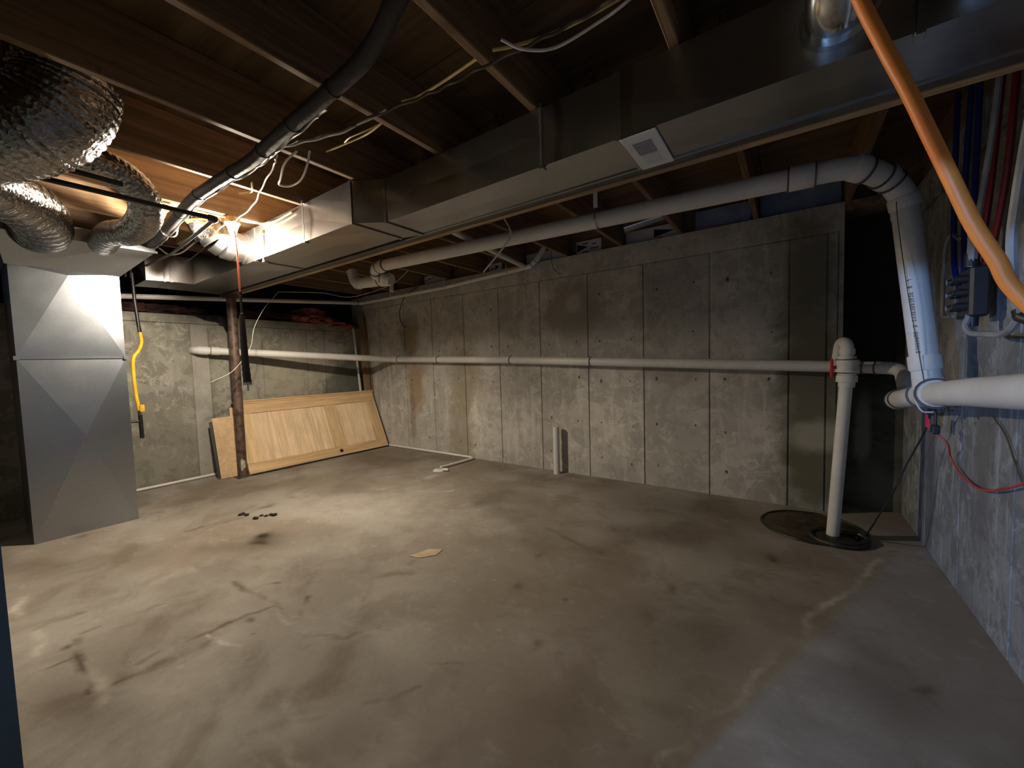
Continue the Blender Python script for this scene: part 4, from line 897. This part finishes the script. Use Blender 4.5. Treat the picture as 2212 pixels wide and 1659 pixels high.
tubing('white_tube', 'pale straight tube hanging high between the blue and red tubes', [(.66, 2.36, 2.40), (.66, 2.375, 2.348), (.66, 2.421, 2.162), (.66, 2.493, 1.973), (.66, 2.57, 1.80)], .010, M_whitepex)
tubing('white_tube', 'short pale tube entering the top of the black manifold', [(.66, 2.62, 1.87), (.66, 2.585, 1.78), (.66, 2.60, 1.66)], .018, M_whitepex)
tubing('white_tube', 'long pale tube bowing down at the right frame edge', [(.62, 1.98, 2.05), (.62, 2.024, 1.925), (.62, 2.063, 1.792), (.62, 2.087, 1.662), (.62, 2.057, 1.502), (.62, 2.001, 1.406)], .014, M_whitepex)
tubing('white_tube', 'pale U shaped tube curving under the black manifold', [(.66, 2.60, 1.45), (.645, 2.58, 1.40), (.64, 2.50, 1.368), (.64, 2.387, 1.358), (.64, 2.218, 1.351), (.63, 2.10, 1.365), (.62, 2.01, 1.40)], .012, M_whitepex)
tubing('white_tube', 'pale hooked tube between the drop pipe and the manifold', [(.70, 2.93, 1.85), (.70, 3.05, 1.90), (.70, 3.13, 1.86), (.70, 3.15, 1.75), (.70, 3.154, 1.669), (.70, 3.15, 1.50), (.70, 3.10, 1.475), (.70, 2.98, 1.47)], .009, M_whitepex)
t = empty('tube_manifold', 'black water manifold with valves on the right wall behind the orange hose', 'manifold')
boxo('body', (.65, .71, 2.56, 2.72, 1.44, 1.66), M_black, t, bev=.01)
for i in range(3):
    for j in range(2):
        z = 1.49 + i * .06; y = 2.60 + j * .08
        vp = tubeo('valve_port', [(.65, y, z), (.615, y, z)], .018, M_black, t, 12); tubeo('valve_cap', [(.615, y, z), (.605, y, z)], .012, M_brass if j else M_black, vp, 10)
tubeo('side_port', [(.68, 2.72, 1.58), (.68, 2.80, 1.58)], .02, M_black, t, 12); tubeo('side_port', [(.68, 2.72, 1.50), (.68, 2.78, 1.50)], .016, M_black, t, 12)
tubeo('bottom_port', [(.67, 2.60, 1.44), (.67, 2.60, 1.40)], .018, M_black, t, 12); tubeo('top_port', [(.66, 2.60, 1.66), (.66, 2.60, 1.72)], .022, M_black, t, 12)
based(t, (.68, 2.64, 1.44))
t = empty('tube_fitting', 'shiny crimp fitting at the end of the bowed pale tube', 'fitting')
tubeo('crimp', [(.62, 2.015, 1.42), (.62, 2.0, 1.395)], .017, M_brass, t, 12); tubeo('elbow', [(.62, 2.0, 1.40), (.64, 1.97, 1.38)], .018, M_black, t, 12)
based(t, (.62, 2.0, 1.4))

# ------------------------------------------------------------------ debris on the floor
for i, (x, y, s) in enumerate(((-4.013, 1.433, .022), (-3.957, 1.448, .018), (-3.798, 1.458, .02), (-3.823, 1.515, .013), (-3.78, 1.535, .014), (-3.764, 1.575, .02), (-3.734, 1.581, .022), (-4.04, 1.45, .012))):
    o = link('debris_crumb', sphere(nb(), (0, 0, s * .35), s, 2, (1, 1.3, .5), .8, i * 3.1), M_crumb); o.location = (x, y, 0); o.rotation_euler.z = i
    tag(o, ('dark debris crumb at the left end of the row on the lit floor', 'dark debris crumb beside the leftmost one on the lit floor', 'large dark debris crumb left of the middle of the row', 'small dark debris crumb in the middle of the row', 'small dark debris crumb just right of the middle', 'dark debris crumb second from the right end of the row', 'largest dark debris crumb at the right end of the row', 'tiniest dark debris crumb behind the left end of the row')[i], 'debris', 'dark crumbs on the floor')
bm = nb(); v = [bm.verts.new((x, y, z)) for z in (0.0005, .004) for x, y in ((-2.10, 1.72), (-2.02, 1.74), (-1.95, 1.83), (-1.97, 1.91), (-2.06, 1.86))]
bm.faces.new(v[5:]); bm.faces.new(v[:5][::-1])
for k in range(5): bm.faces.new((v[k], v[(k + 1) % 5], v[5 + (k + 1) % 5], v[5 + k]))
o = link('paper_scrap', bm, M_chip); tag(o, 'flat tan scrap lying on the bright middle of the floor', 'scrap')
